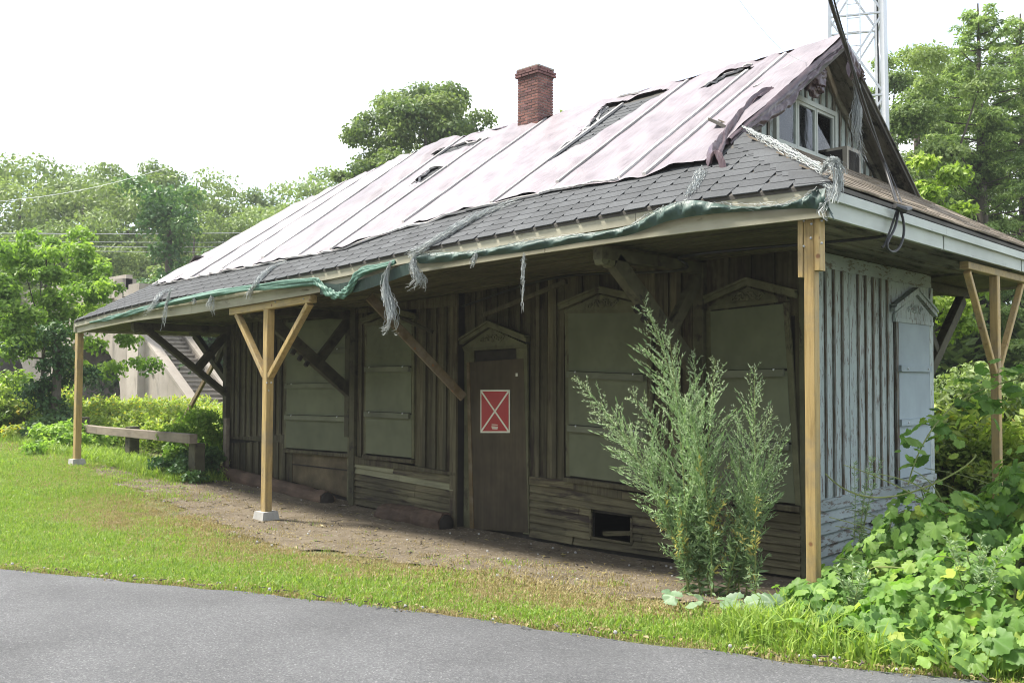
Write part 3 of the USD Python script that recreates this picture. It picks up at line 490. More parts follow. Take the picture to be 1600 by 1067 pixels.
def window(wl, tl, tr, bl, br, bars, y, casing=.055, m=M['shutter'], headp=None, parent=None):
    """boarded window: casing, plywood panels between bars; all corners are points of the wall plane"""
    n = A_([0, -1.0, 0])
    w = obj('boarded_window', slab([bl+n*.004, br+n*.004, tr+n*.004, tl+n*.004], n*.012), M['dark'], parent)
    L = lambda k: tl+(bl-tl)*k; R = lambda k: tr+(br-tr)*k
    ks = [0]+bars+[1]
    for i, (a, b) in enumerate(zip(ks[:-1], ks[1:])):
        e = .0065; o = n*(.018+.005*(i % 2)); obj('panel', slab([L(b-e)+o, R(b-e)+o, R(a+e)+o, L(a+e)+o], n*.016), m, w)
    hgt = np.linalg.norm(bl-tl)
    for k in bars:
        u, v = L(k), R(k); t = unit(v-u); dz = A_([0, 0, .033]); o = n*.042+A_([0, 0, -.028])
        br_ = obj('shutter_bar', slab([u-dz+o+t*.005, v-dz+o-t*.02, v+dz+o-t*.02, u+dz+o+t*.005], n*.036), M['shutter_bar'], w)
        for q in (.12, .86): obj('bolt', trimesh.creation.icosphere(1, .011).apply_translation(u+(v-u)*q+n*.072), M['metal'], br_)
    for a, b, s in ((tl, bl, -1), (tr, br, 1)):
        t = A_([s*casing, 0, 0]); obj('casing', slab([b, b+t, a+t, a], n*.03), M['trim'], w)
    obj('sill', bar(bl+A_([-casing, -.03, -.035]), br+A_([casing, -.03, -.035]), .08, .05), M['board'], w)
    return w
w1 = window('', F(452, 503), F(548, 494), F(450, 700), F(548, 707), [.24, .495, .74], 0, m=M['shutter'], parent=fw_)
obj('gap_board', slab([F(436, 484, -.02), F(540, 481, -.02), F(540, 491, -.02), F(436, 500, -.02)], (0, .01, 0)), M['char'], w1)
w2 = window('', F(576, 508, YB), F(646, 503, YB), F(575, 709, YB), F(646, 716, YB), [.33, .675], YB, parent=fw_, casing=.04)
pediment(F(569, 500, YB-.01), F(612, 481, YB-.01), F(654, 492, YB-.01), (F(572, 509, YB-.01), F(650, 504, YB-.01)), YB, w2)
w4 = window('', F(891, 488), F(1013, 487), F(893, 744), F(1015, 760), [.365, .69], 0, parent=fw_)
pediment(F(877, 476, -.01), F(940, 449, -.01), F(1013, 465, -.01), (F(884, 490, -.01), F(1018, 489, -.01)), 0, w4)
w5 = window('', F(1113, 485), F(1226, 473), F(1117, 773), F(1245, 788), [.335, .70], 0, parent=fw_)
pediment(F(1104, 465, -.01), F(1170, 436, -.01), F(1246, 455, -.01), (F(1110, 485, -.01), F(1232, 471, -.01)), 0, w5)
# the door with its frame, transom slot and pediment
dr = obj('door', slab([F(740, 826, -.03), F(825, 832, -.03), F(818, 560, -.03), F(732, 566, -.03)], (0, .02, 0)), M['door'], st)
obj('door_edge_strip', slab([F(734, 826, -.04), F(740, 826, -.04), F(733, 566, -.04), F(729, 566, -.04)], (0, .02, 0)), M['lumber_old'], dr)
obj('keyhole_plate', slab([F(806, 588, -.035), F(809, 588, -.035), F(809, 583, -.035), F(806, 583, -.035)], (0, -.004, 0)), M['white'], dr)
df_ = obj('door_frame', cat_meshes([slab([F(727, 826), F(741, 826), F(743, 545), F(728, 545)], (0, -.028, 0)), slab([F(820, 833), F(829, 834), F(826, 540), F(809, 540)], (0, -.028, 0))]), M['trim'], st)
obj('transom', slab([F(743, 565, .005), F(808, 562, .005), F(808, 546, .005), F(743, 549, .005)], (0, .005, 0)), M['char'], df_)
pediment(F(719, 534, -.01), F(769, 503, -.01), F(828, 526, -.01), (F(728, 549, -.01), F(827, 543, -.01)), 0, df_, d=.07)

# red warning sign on the door
ys = -.036
sg = thing('warning_sign', 'red rectangular sign crossed by two pale diagonals on the plywood door', 'sign')
c4 = [F(751, 676, ys), F(797, 676, ys), F(797, 609, ys), F(751, 609, ys)]; n_ = A_([0, -.004, 0])
obj('sign_plate', slab(c4, n_), M['white'], sg)
ins = [p + (sum(c4)/4-p)*.075 for p in c4]; obj('red_field', slab([p+n_*1.05 for p in ins], n_*.5), M['red'], sg)
ww = .011
for a, b in ((0, 2), (1, 3)):
    d = unit(ins[b]-ins[a]); s = np.cross(d, [0, 1.0, 0])*ww; o = n_*(1.8 if a else 1.95); obj('diagonal_stripe', slab([ins[a]-s+o, ins[a]+s+o, ins[b]+s+o, ins[b]-s+o], n_*.3), M['white'], sg)
cc = (ins[0]+ins[1])/2; hh = (ins[3]-ins[0])
for k, wd in ((.16, .05), (.11, .055), (.085, .05), (.06, .045)):
    o = cc + hh*k + n_*1.7; obj('small_print', slab([o+A_([-wd, 0, -.004]), o+A_([wd, 0, -.004]), o+A_([wd, 0, .004]), o+A_([-wd, 0, .004])], n_*.2), M['white'], sg)

# ------------------------------------------------------------------ right end wall
yW0 = float(S(1398, 600)[1]); yW1 = float(S(1449, 600)[1])
n9 = 10; wy = (yW0-.03-.09)/n9; zsill = .47
for i in range(n9):
    a, b = .09+i*wy, .09+(i+1)*wy; d = random.uniform(0, .005)
    obj('board', slab([(d, a+.003, zsill), (d, b-.003, zsill), (d, b-.003, 2.56), (d, a+.003, 2.56)], (-.02-d, 0, 0)), M['paint'], rw_)
    if i and i not in (4,): obj('batten', slab([(.0, a-.015, zsill+.01), (.0, a+.015, zsill+.01), (.0, a+.015, 2.56), (.0, a-.015, 2.56)], (.022, 0, 0)), M['paint_batten'], rw_)
obj('corner_board', box((-.0, 0.0, -.3), (.022, .09, 2.70)), M['paint'], rw_); obj('frieze_board', box((-.02, .09, 2.56), (.012, WB, 2.70)), M['paint_h'], rw_)
obj('corner_board', box((-.02, WB-.05, -.3), (.02, WB+.02, 2.56)), M['paint'], rw_)
obj('board', box((-.02, yW0-.03, 2.24), (.0, WB-.05, 2.56)), M['paint'], rw_)
obj('sill_board', box((-.02, .09, zsill-.10), (.03, WB-.05, zsill)), M['paint_h'], rw_)
for r in range(7):
    z1 = zsill-.10-r*.1; j = random.uniform(-.004, .004)
    if z1 < -.28: break
    obj('clapboard', slab([(.008, .09, z1), (.008, WB-.05, z1), (.028+j, WB-.05, z1-.104), (.028+j, .09, z1-.104)], (-.03, 0, 0)), M['paint_h'], rw_)
hole = S(1362, 817, .03); obj('drain_hole', trimesh.creation.cylinder(.03, .006, 12, transform=trimesh.transformations.rotation_matrix(math.pi/2, (0, 1, 0))).apply_translation(hole+A_([.004, 0, 0])), M['char'], rw_)
sw = obj('boarded_window', box((-.02, yW0, .5), (.004, WB-.10, 2.2)), M['dark'], rw_)
for za, zc in ((.53, 1.10), (1.11, 1.66), (1.67, 2.14)): obj('panel', box((.012, yW0+.05, za), (.028, WB-.12, zc)), M['panel_grey'], sw)
for z in (1.10, 1.66):
    b_ = obj('shutter_bar', box((.03, yW0+.03, z-.03), (.06, WB-.13, z+.035)), M['panel_grey'], sw)
    for yy in (yW0+.2, WB-.25): obj('bolt', trimesh.creation.icosphere(1, .012).apply_translation((.062, yy, z)), M['metal'], b_)
obj('casing', box((.004, WB-.12, .48), (.03, WB-.05, 2.2)), M['paint'], sw); obj('casing', box((.004, yW0-.02, .48), (.03, yW0+.04, 2.2)), M['paint_batten'], sw)
obj('sill', box((.0, yW0-.02, .45), (.06, WB-.04, .52)), M['paint_h'], sw)
pediment(A_([.012, yW0-.12, 2.30]), A_([.012, (yW0+WB)/2-.02, 2.52]), A_([.012, WB+.04, 2.30]), (A_([.012, yW0-.06, 2.14]), A_([.012, WB-.02, 2.14])), 0, sw, m=M['paint'])

# ------------------------------------------------------------------ gable end above the skirt
zg = skz(XGAB)
hh = lambda y: float(zr(XGAB, y))-.08
ysg = np.linspace(YHIP-.1, WB-YHIP+.1, 22)
gab = obj('gable_wall', cat_meshes([slab([(XGAB-.04, a, zg-.3), (XGAB-.04, b, zg-.3), (XGAB-.04, b, max(hh(b), zg-.2)), (XGAB-.04, a, max(hh(a), zg-.2))], (.02, 0, 0)) for a, b in zip(ysg[:-1], ysg[1:])]), M['dark'], st)
gw0, gw1 = .60, 1.86; gwz0, gwz1 = 3.90, 4.40
for a in np.arange(-.2, 3.1, .16):
    b = a+.157; z1 = min(hh(a), hh(b))-.0
    if z1 < zg-.1: continue
    if a+.1 > gw0-.06 and a < gw1+.02:
        obj('board', slab([(XGAB, a, gwz1+.05), (XGAB, b, gwz1+.05), (XGAB, b, max(hh(b), gwz1+.06)), (XGAB, a, max(hh(a), gwz1+.06))], (-.02, 0, 0)), M['paint'], gab)
        obj('board', slab([(XGAB, a, zg-.3), (XGAB, b, zg-.3), (XGAB, b, gwz0-.05), (XGAB, a, gwz0-.05)], (-.02, 0, 0)), M['paint'], gab)
    else: obj('board', slab([(XGAB, a, zg-.3), (XGAB, b, zg-.3), (XGAB, b, hh(b)), (XGAB, a, hh(a))], (-.02, 0, 0)), M['paint'], gab)
    obj('batten', slab([(XGAB, a-.018, max(zg-.3, -9) if not (gw0-.05 < a < gw1+.05) else gwz1+.06), (XGAB, a+.018, zg-.3 if not (gw0-.05 < a < gw1+.05) else gwz1+.06), (XGAB, a+.018, hh(a)), (XGAB, a-.018, hh(a))], (.016, 0, 0)), M['paint_batten'], gab)
gwn = obj('gable_window', cat_meshes([box((XGAB-.02, gw0-.05, gwz0-.05), (XGAB+.04, gw1+.05, gwz0)), box((XGAB-.02, gw0-.05, gwz1), (XGAB+.04, gw1+.05, gwz1+.05)), box((XGAB-.02, gw0-.05, gwz0), (XGAB+.04, gw0, gwz1)), box((XGAB-.02, gw1, gwz0), (XGAB+.04, gw1+.05, gwz1))]), M['fascia_side'], st)
pw = (gw1-gw0)/3
for i in range(3):
    a, b = gw0+i*pw+.004, gw0+(i+1)*pw-.004; s = .03
    obj('sash', cat_meshes([box((XGAB, a, gwz0), (XGAB+.025, a+s, gwz1)), box((XGAB, b-s, gwz0), (XGAB+.025, b, gwz1)), box((XGAB, a+s, gwz0), (XGAB+.025, b-s, gwz0+s)), box((XGAB, a+s, gwz1-s), (XGAB+.025, b-s, gwz1))]), M['fascia_side'], gwn)
    obj('pane', box((XGAB+.006, a+s, gwz0+s), (XGAB+.010, b-s, gwz1-s)), M['glass'], gwn)
for q, w_ in ((.35, .0), (1.5, .1)): obj('curtain', slab([(XGAB-.012, gw0+pw*q*.75, gwz0), (XGAB-.012, gw0+pw*(q+.55), gwz0), (XGAB-.012, gw0+pw*(q+.25)+w_, gwz1), (XGAB-.012, gw0+pw*q*.8, gwz1)], (.004, 0, 0)), M['dark'], gwn)
# rear rake: soffit planks and barge board seen from below
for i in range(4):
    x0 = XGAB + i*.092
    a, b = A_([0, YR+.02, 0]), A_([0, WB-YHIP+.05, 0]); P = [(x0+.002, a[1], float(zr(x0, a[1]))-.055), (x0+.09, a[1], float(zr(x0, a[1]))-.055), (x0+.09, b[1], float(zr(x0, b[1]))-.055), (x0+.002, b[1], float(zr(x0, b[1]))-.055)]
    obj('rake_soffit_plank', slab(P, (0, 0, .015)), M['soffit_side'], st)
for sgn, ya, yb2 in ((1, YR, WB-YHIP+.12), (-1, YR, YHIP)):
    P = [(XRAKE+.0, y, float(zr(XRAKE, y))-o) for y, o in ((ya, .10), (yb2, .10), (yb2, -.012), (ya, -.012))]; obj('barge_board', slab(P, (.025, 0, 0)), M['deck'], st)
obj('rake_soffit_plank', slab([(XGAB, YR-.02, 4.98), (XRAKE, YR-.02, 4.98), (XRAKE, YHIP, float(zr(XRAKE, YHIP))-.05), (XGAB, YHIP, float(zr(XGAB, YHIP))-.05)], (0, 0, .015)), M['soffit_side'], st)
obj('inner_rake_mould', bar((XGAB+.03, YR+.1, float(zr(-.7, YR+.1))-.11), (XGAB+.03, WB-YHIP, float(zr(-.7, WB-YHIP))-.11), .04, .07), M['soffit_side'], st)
obj('ridge_stay', bar(onp(1287, 96, 0, -.42), onp(1306, 148, 0, -.5), .03, .09), M['lumber_old'], st)
# left gable stays hidden from the road side; a plain boarded wall closes it
obj('gable_wall', slab([(-10.2, YHIP, 3.0), (-10.2, WB-YHIP, 3.0), (-10.2, YR, 4.2)], (.02, 0, 0)), M['board'], st)

# ------------------------------------------------------------------ eave brackets of the old building
def bracket(x, hd=.155, nd=4):
    t = float(zb(x)); b = obj('eave_bracket', bar((x, 0, t-.055), (x, -1.62, t-.055), .10, .11), M['old_timber'], st)
    for k in range(3): obj('scroll_step', trimesh.creation.cylinder(.045-.004*k, .085, 12, transform=trimesh.transformations.rotation_matrix(math.pi/2, (0, 1, 0))).apply_translation((x, -1.57+.10*k, t-.115-.015*k)), M['trim'], b)
    obj('diagonal', bar((x, -.02, t-1.12), (x, -1.40, t-.10), .10, hd), M['old_timber'], b)
    p0, p1 = A_([x, -.02, t-1.12]), A_([x, -1.40, t-.10]); dd = unit(p1-p0); nn = A_([0, dd[2], -dd[1]])*1; nn = nn if nn[2] < 0 else -nn
    m_ = p0+(p1-p0)*.40; obj('strut', bar(m_, (x, -.06, t-.12), .08, .125), M['old_timber'], b)
    for k in range(nd):
        c = p0+(p1-p0)*(.47+.075*k)+nn*.075; obj('dentil', bar(c-nn*.01, c+nn*.07, .05, .055, up=(1, 0, 0)), M['char'], b)
    obj('wall_post', bar((x, -.035, base(x)+.9), (x, -.035, t), .11, .09, up=(0, 1, 0)), M['old_timber'], b)
    return b
bracket(-1.12); bracket(-6.78); bracket(-10.12, .095, 0)
# left end bracket, running out along -x, and the rear one on the right end
def bracket_x(x0, sgn, y, reach):
    t = float(zb(x0)); b = obj('eave_bracket', bar((x0, y, t-.055), (x0+sgn*reach, y, t-.055), .10, .11), M['old_timber'], st)
    obj('diagonal', bar((x0, y, t-.95), (x0+sgn*reach*.9, y, t-.1), .09, .11), M['old_timber'], b); obj('strut', bar((x0+sgn*reach*.36, y, t-.62), (x0+sgn*.05, y, t-.1), .07, .09), M['old_timber'], b)
bracket_x(LW, -1, .08, 1.35)
rb = obj('eave_bracket', bar((-.1, WB+.02, 2.6), (-.1, WB+1.6, 2.6), .1, .1), M['old_timber'], st)
obj('diagonal', bar((-.1, WB+.02, 1.5), (-.1, WB+1.3, 2.52), .10, .13), M['old_timber'], rb); obj('strut', bar((-.1, WB+.02, 2.3), (-.1, WB+.45, 1.84), .08, .10), M['old_timber'], rb)
obj('downspout', bar((LW+.16, -.06, base(-10)+.02), (LW+.16, -.06, .86), .085, .07, up=(0, 1, 0)), M['rail'], st)
obj('corner_stone', box((LW-.12, -.22, -.2), (LW+.28, .0, .01)), M['concrete'], st)
# conduit loosely fixed under the eave, and sticks hanging from the broken soffit
zz = lambda px, py, y: F(px, py, y)
obj('conduit', tube(spline([F(700, 486, -.06), F(800, 452, -.1), F(900, 430, -.2), F(1030, 425, -.45), F(1060, 405, -.8)], 24), .012, 6), M['black'], st)
obj('conduit', tube(spline([F(1060, 405, -.8), A_([-.2, -.95, 2.62]), A_([.6, -.6, 2.66]), A_([.97, -.8, 2.66])], 24), .012, 6), M['black'], st)
obj('loose_slat', bar(F(752, 494, -.25), F(885, 440, -.45), .03, .05), M['batten'], st); obj('loose_slat', bar(F(606, 487, -.5), F(676, 519, -.3), .03, .045), M['batten'], st)

# ------------------------------------------------------------------ chimney
ch = thing('brick_chimney', 'red brick chimney standing on the ridge of the tarped roof', 'chimney')
cx1 = float(F(840, 195, 1.28)[0]); cx0, cy0, cy1 = cx1-.37, 1.28, 1.59
ang = 0.0
zc0, zc1 = 4.78, 5.72
obj('mortar_core', box((cx0+.007, cy0+.007, zc0), (cx1-.007, cy1-.007, zc1-.02)), M['mortar'], ch)
zz_ = zc0; r = 0; bh, bl = .0375, .132
while zz_ < zc1-.03:
    k = zc1-zz_; out = .028 if .075 < k < .15 else (.012 if k <= .075 else 0)
    X0, X1, Y0, Y1 = cx0-out, cx1+out, cy0-out, cy1+out
    for fixed, a, b, ax in ((Y0, X0, X1, 0), (Y1, X0, X1, 0), (X1, Y0+.06, Y1-.06, 1), (X0, Y0+.06, Y1-.06, 1)):
        p = a-(.5*bl if (r+ax) % 2 else 0)
        while p < b-.01:
            s, e = max(p, a), min(p+bl-.011, b); p += bl
            if e-s < .02: continue
            d = random.uniform(-.003, .004); hi = zz_+bh-.0095
            if ax == 0: bx = box((s, fixed-(d if fixed == Y0 else .06), zz_), (e, fixed+(.06 if fixed == Y0 else d), hi))
            else: bx = box((fixed-(.06 if fixed == X1 else -d), s, zz_), (fixed+(d if fixed == X1 else .06), e, hi))
            obj('brick', bx, M['brick_b'] if (random.random() < .3 or k < .16) else M['brick_a'], ch)
    zz_ += bh; r += 1
obj('chimney_cap', box((cx0-.01, cy0-.01, zc1-.02), (cx1+.01, cy1+.01, zc1+.004)), M['old_concrete_dark'], ch)

# ------------------------------------------------------------------ tarps on the roof
tp = thing('brown_tarp', 'faded brown tarpaulin battened down over the front roof slope', 'tarpaulin')
BAT_PX = [(972, 279), (854, 304), (766, 324), (611, 366), (540, 378), (502, 378), (420, 400), (394, 419), (338, 430), (299, 437), (270, 442)]
bx_ = sorted([float(roof_hit(*p)[0]) for p in BAT_PX] + [-.95])
xs_ = [-10.5] + bx_ + [XRAKE+.005]
def tz(x, y):
    b = meshkit.fbm(np.stack([x*1.6, y*1.1, x*0], -1), 3, 21); c = meshkit.fbm(np.stack([x*9, y*2.0, x*0], -1), 3, 5)
    dist = np.min(np.abs(x[..., None]-A_(bx_)), -1)
    return zr(x, y) + .022 + .06*b*np.clip(dist/.25, .15, 1) + .022*c*np.clip(dist/.1, .2, 1) + .016*np.abs(np.sin(9*(x*.8+y*.6)+5*b))**6*np.clip(dist/.15, 0, 1)
for a, b in zip(xs_[:-1], xs_[1:]):
    nx = max(6, int((b-a)/.04)); ny = 80
    xx = np.linspace(a-.01, b+.01, nx); t = np.linspace(0, 1, ny)
    Xg = np.repeat(xx[:, None], ny, 1); yb_ = ytarp(xx)[:, None]+.035*(meshkit.noise(np.stack([xx*4, xx*0, xx*0], -1))[:, None]-.5); Yg = yb_ + (YR+.0-yb_)*t[None]
    off = .003*((xs_.index(a)) % 2)
    Z = tz(Xg, Yg)+off; v, f = grid(np.stack([Xg, Yg, Z], -1)); cen = v[f].mean(1)[:, :2]
    from shapely import points, contains, union_all
    dead = contains(union_all(PP), points(cen)); f = f[~dead]
    obj('tarp_sheet', trimesh.Trimesh(v, f, process=False), M['tarp'], tp, smooth=True)
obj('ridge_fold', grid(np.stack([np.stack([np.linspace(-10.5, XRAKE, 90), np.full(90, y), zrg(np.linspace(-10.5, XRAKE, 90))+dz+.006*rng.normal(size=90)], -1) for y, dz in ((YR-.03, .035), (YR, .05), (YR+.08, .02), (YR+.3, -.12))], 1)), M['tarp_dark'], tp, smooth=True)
for i, x in enumerate(bx_):
    y0 = float(ytarp(x))+random.choice([.03, .05, .12, .2]); y1 = YR-random.choice([.02, .05, .3]); yy = np.linspace(y0, y1, 14); xx = x+.01*rng.normal(size=14).cumsum()*.3
    v = []
    for q, (xq, yq) in enumerate(zip(xx, yy)):
        z = float(zr(xq, yq))+.045; v += [(xq-.02, yq, z-.02), (xq-.02, yq, z+.012), (xq+.02, yq, z+.012), (xq+.02, yq, z-.02)]
    f = []
    for q in range(13):
        for s in range(4): a_, b_ = q*4+s, q*4+(s+1) % 4; f += [(a_, b_, b_+4), (a_, b_+4, a_+4)]
    f += [(0, 1, 2), (0, 2, 3), (52, 54, 53), (52, 55, 54)]
    m_ = trimesh.Trimesh(v, f, process=False); m_.fix_normals(); obj('holding_strip', m_, M['strip'], tp)
for k, pth in enumerate(([(849, 262), (875, 240), (905, 215), (925, 195), (948, 171)], [(641, 297), (660, 281), (675, 269), (702, 264)], [(672, 250), (690, 238), (735, 226), (765, 221)], [(1092, 150), (1135, 122), (1175, 108)], [(915, 208), (935, 190), (950, 168), (1040, 142)])):
    P = spline([roof_hit(*p)+A_([0, 0, .05]) for p in pth], 16); obj('torn_fold', tube(P + .012*rng.normal(size=P.shape)+[0, 0, -.015], .012+.012*meshkit.noise(P*9), 5), M['strip'], tp)
# bottom lath and the hem
hx = np.linspace(-10.3, XRAKE-.05, 70)
for a in range(0, 63, 7):
    P = np.stack([hx[a:a+8], ytarp(hx[a:a+8])+.01, zr(hx[a:a+8], ytarp(hx[a:a+8]))+.045+.008*rng.normal(size=8)], -1); obj('hem_lath', tube(P, .016, 5), M['strip'], tp)
# the part that hangs over the right rake
def hang(P0, P1, drop, n=120, m_=26, seed=1, out=.03):
    r2 = np.random.default_rng(seed); rows = []
    for i in range(n):
        k = i/(n-1); p = P0+(P1-P0)*k; dr = drop(k)*(1+.35*(meshkit.noise(A_([[k*11, seed, 0]]))[0]-.5)+.25*(meshkit.noise(A_([[k*37, seed, 3]]))[0]-.5)); row = []
        for j in range(m_):
            q = j/(m_-1); fold = math.sin(q*13+k*5+3*meshkit.noise(A_([[k*4, q, seed]]))[0]); cr = meshkit.fbm(A_([[k*22, q*4, seed*3.]]), 4, seed)[0]-.5
            row.append(p + A_([out*math.sin(min(1, q*4)*math.pi/2)+.016*fold*q+.05*cr*q, .02*cr, -dr*q+.03*(1-q)]))
        rows.append(row)
    return grid(A_(rows))
rA = A_([XRAKE+.01, YR, 5.07]); rB = A_([XRAKE+.01, -.85, float(zr(XRAKE, -.85))+.05])
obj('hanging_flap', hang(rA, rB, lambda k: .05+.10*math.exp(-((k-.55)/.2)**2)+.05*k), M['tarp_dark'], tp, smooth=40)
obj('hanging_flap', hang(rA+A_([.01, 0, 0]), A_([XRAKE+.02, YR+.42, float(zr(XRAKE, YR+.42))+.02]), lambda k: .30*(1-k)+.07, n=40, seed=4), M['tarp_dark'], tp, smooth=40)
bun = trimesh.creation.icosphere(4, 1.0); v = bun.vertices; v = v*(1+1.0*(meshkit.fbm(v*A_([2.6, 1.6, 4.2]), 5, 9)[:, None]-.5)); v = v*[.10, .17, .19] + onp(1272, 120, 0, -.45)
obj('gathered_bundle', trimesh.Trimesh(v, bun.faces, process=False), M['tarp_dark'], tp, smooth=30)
for k, (pa, pb) in enumerate((((1250, 100), (1180, 145)), ((1190, 150), (1108, 247)))):
    P = spline([roof_hit(*pa)+A_([.0, 0, .06]), (roof_hit(*pa)+roof_hit(*pb))/2+A_([0, 0, .08]), roof_hit(*pb)+A_([0, 0, .06])], 12); obj('holding_strip', bar(P[0], P[-1], .06, .02), M['strip'], tp)
fc_ = spline([roof_hit(1205, 150), roof_hit(1165, 178), roof_hit(1135, 212), roof_hit(1107, 250), roof_hit(1112, 262)], 40); rows = []
for i in range(40):
    k = i/39; w_ = .05+.17*k; row = []
    for j in range(12):
        q = j/11; nn_ = meshkit.fbm(A_([[k*9, q*3.1, 2.0]]), 4, 31)[0]-.5; row.append(fc_[i]+A_([.9*w_*q, -.35*w_*q, .05+.09*math.sin(q*math.pi)*(.5+k)+.16*nn_-.10*q*k]))
    rows.append(row)
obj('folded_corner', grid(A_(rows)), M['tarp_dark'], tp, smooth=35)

def fray(pts, r, n, seed, wob=1.0, extra=0.0):
    """a bundle of thin frayed fibres along a polyline, gathered in a few uneven locks; extra: fibres lie all along the line"""
    r2 = np.random.default_rng(seed); C = spline(pts, 22); T22 = np.linspace(0, 1, 22); ms = []; nl = max(3, n//14)
    locks = [(r2.normal(size=3)*r, np.cumsum(r2.normal(size=(16, 3)), 0)*r*.16*wob, r2.uniform(.35, 1.0), r2.uniform(.3, 1)) for _ in range(nl)]
    for i in range(n):
        o, dr, ln, sp = locks[r2.integers(nl)]
        if extra: a = r2.uniform(0, .75); b = min(1, a+r2.uniform(.15, .4))
        else: a = r2.uniform(0, .12); b = max(a+.15, ln*r2.uniform(.75, 1.05))
        k = np.linspace(a, min(b, 1), 16); P = A_([np.interp(k, T22, C[:, j]) for j in range(3)]).T
        g = np.linspace(.25, 1, 16)[:, None] if not extra else 1.0
        P = P + (o*.8 + dr + r2.normal(size=3)*r*.45*sp)*g + np.cumsum(r2.normal(size=(16, 3)), 0)*.0035 + r2.normal(size=(16, 3))*.004
        s = unit(np.cross(np.gradient(P, axis=0), r2.normal(size=3)))*r2.uniform(.0008, .0026)
        v = np.vstack([P-s, P+s]); f = [q for j in range(15) for q in ((j, j+1, 17+j), (j, 17+j, 16+j))]; ms.append(trimesh.Trimesh(v, f, process=False))
    return cat_meshes(ms)
# green rolled tarp along the left eave
gt = thing('green_tarp', 'twisted green tarpaulin hung along the left half of the front eave', 'tarpaulin')
GP = [(140, 504), (185, 494), (230, 482), (300, 466), (360, 455), (430, 446), (485, 440), (497, 442), (512, 456), (528, 462), (545, 452), (560, 430), (590, 418), (630, 404)]
P = spline([F(px, py, YE-.035) for px, py in GP], 130); k = np.linspace(0, 1, 130)
n_r, n_a = 260, 28; P = spline(P[::6], n_r); k = np.linspace(0, 1, n_r); Tn = unit(np.gradient(P, axis=0)); U1 = np.tile(A_([0, -1.0, 0]), (n_r, 1)); V1 = unit(np.cross(Tn, U1)); th = np.linspace(0, 2*math.pi, n_a, endpoint=False)
big = (.028+.015*meshkit.noise(np.stack([k*17, k*0, k*0], -1)))*np.interp(k, [0, .05, .92, 1], [.35, 1, 1, .6]); tw = 7*np.sin(k*9)+k*34
rr = big[:, None]*(1+.26*np.sin(3*th[None]+tw[:, None])+.14*np.sin(7*th[None]-1.7*tw[:, None])+.5*(meshkit.fbm(np.stack(np.broadcast_arrays(k[:, None]*95, np.cos(th)[None]*1.6+k[:, None]*9, np.sin(th)[None]*1.6), -1), 4, 12)-.5))
ring = P[:, None]+rr[..., None]*(.62*np.cos(th)[None, :, None]*U1[:, None]+1.05*np.sin(th)[None, :, None]*V1[:, None]); ring = np.concatenate([ring, ring[:, :1]], 1)
tm = grid(ring)
obj('rolled_cloth', tm, M['tarp_green'], gt, smooth=45)
obj('trailing_cloth', grid(A_([[F(px, py+dy, YE-.015-.02*math.sin(dy)) for dy in (0, 6, 12, 18)] for px, py in ((500, 442), (525, 444), (560, 438), (600, 425), (640, 410))])), M['tarp_grey'], gt, smooth=True)
# dark sheet along the right part of the eave
dt = thing('dark_eave_tarp', 'grey green tarpaulin edge stapled along the right half of the front eave', 'tarpaulin')
TOPL = [(655, 397), (700, 394), (735, 393), (770, 387), (830, 376), (900, 367), (960, 358), (1000, 345), (1040, 322), (1085, 313), (1130, 320), (1180, 323), (1230, 318), (1262, 305), (1290, 294)]
BOTL = [(655, 412), (700, 409), (735, 404), (770, 399), (830, 392), (900, 380), (960, 372), (1000, 362), (1040, 347), (1085, 338), (1130, 333), (1180, 330), (1230, 327), (1262, 326), (1298, 330)]
TT = spline([F(*p, YE-.02) for p in TOPL], 120); BB = spline([F(*p, YE-.02) for p in BOTL], 120); rows = []
for i in range(120):
    row = []
    for j in range(9):
        s = j/8; w = .018*math.sin(i*.9+s*4)+.012*math.sin(i*2.3); row.append(TT[i]*(1-s)+BB[i]*s + A_([0, -.035*math.sin(math.pi*s)-w*math.sin(math.pi*s), 0]))
    rows.append(row)
obj('cloth', grid(A_(rows)), M['tarp_grey'], dt, smooth=True)
obj('frayed_hem', cat_meshes([fray([F(*p, YE-.045) for p in TOPL[a:a+4]], .004, 12, 40+a, .5, 1) for a in (0, 3, 6, 9, 11)]), M['fray'], dt)
rc = A_([XR+.03, YE-.03, float(ze(XR))])
obj('corner_fold', grid(A_([[onp(px, py, 1, YE-.05+.03*q)+A_([0, .02*math.sin(py), 0]) for q, (px, py) in enumerate(((1262+4*s, 305-s*3), (1280+2*s, 312+s), (1292+s, 322+2*s), (1300+s, 334+3*s)))] for s in range(5)])), M['tarp_grey'], dt, smooth=True)
obj('frayed_hem', fray([F(1280, 285, YE), F(1298, 300, YE-.02), F(1290, 320, YE-.05), F(1306, 338, YE-.03)], .02, 40, 77), M['fray'], dt)
# frayed tarp remains, each a thing of its own
def frayed(label, pts, r, n, seed, wob=1.0, extra=0): return obj('frayed_strand', fray(pts, r, int(n*1.5), seed, wob, extra), M['fray'], None, label, 'strand', 'frayed tarpaulin remains on the roof')
yq = YE-.05
frayed('long thick frayed strand hanging below the green tarp, nearest the roof middle', [F(612, 408, yq), F(604, 450, yq), F(612, 480, yq), F(613, 508, yq), F(602, 516, yq)], .03, 130, 1)
frayed('bushy frayed clump hanging right of the long thick strand', [F(655, 395, yq), F(648, 415, yq), F(655, 432, yq), F(638, 450, yq)], .033, 110, 2)
frayed('short frayed tassel hanging under the dark eave tarp', [F(744, 396, yq), F(742, 405, yq), F(734, 424, yq)], .012, 40, 3)
frayed('thin white thread hanging straight down in front of the dark soffit', [F(819, 394, yq), F(818, 420, yq), F(817, 450, yq), F(818, 492, yq)], .007, 14, 4, .8)
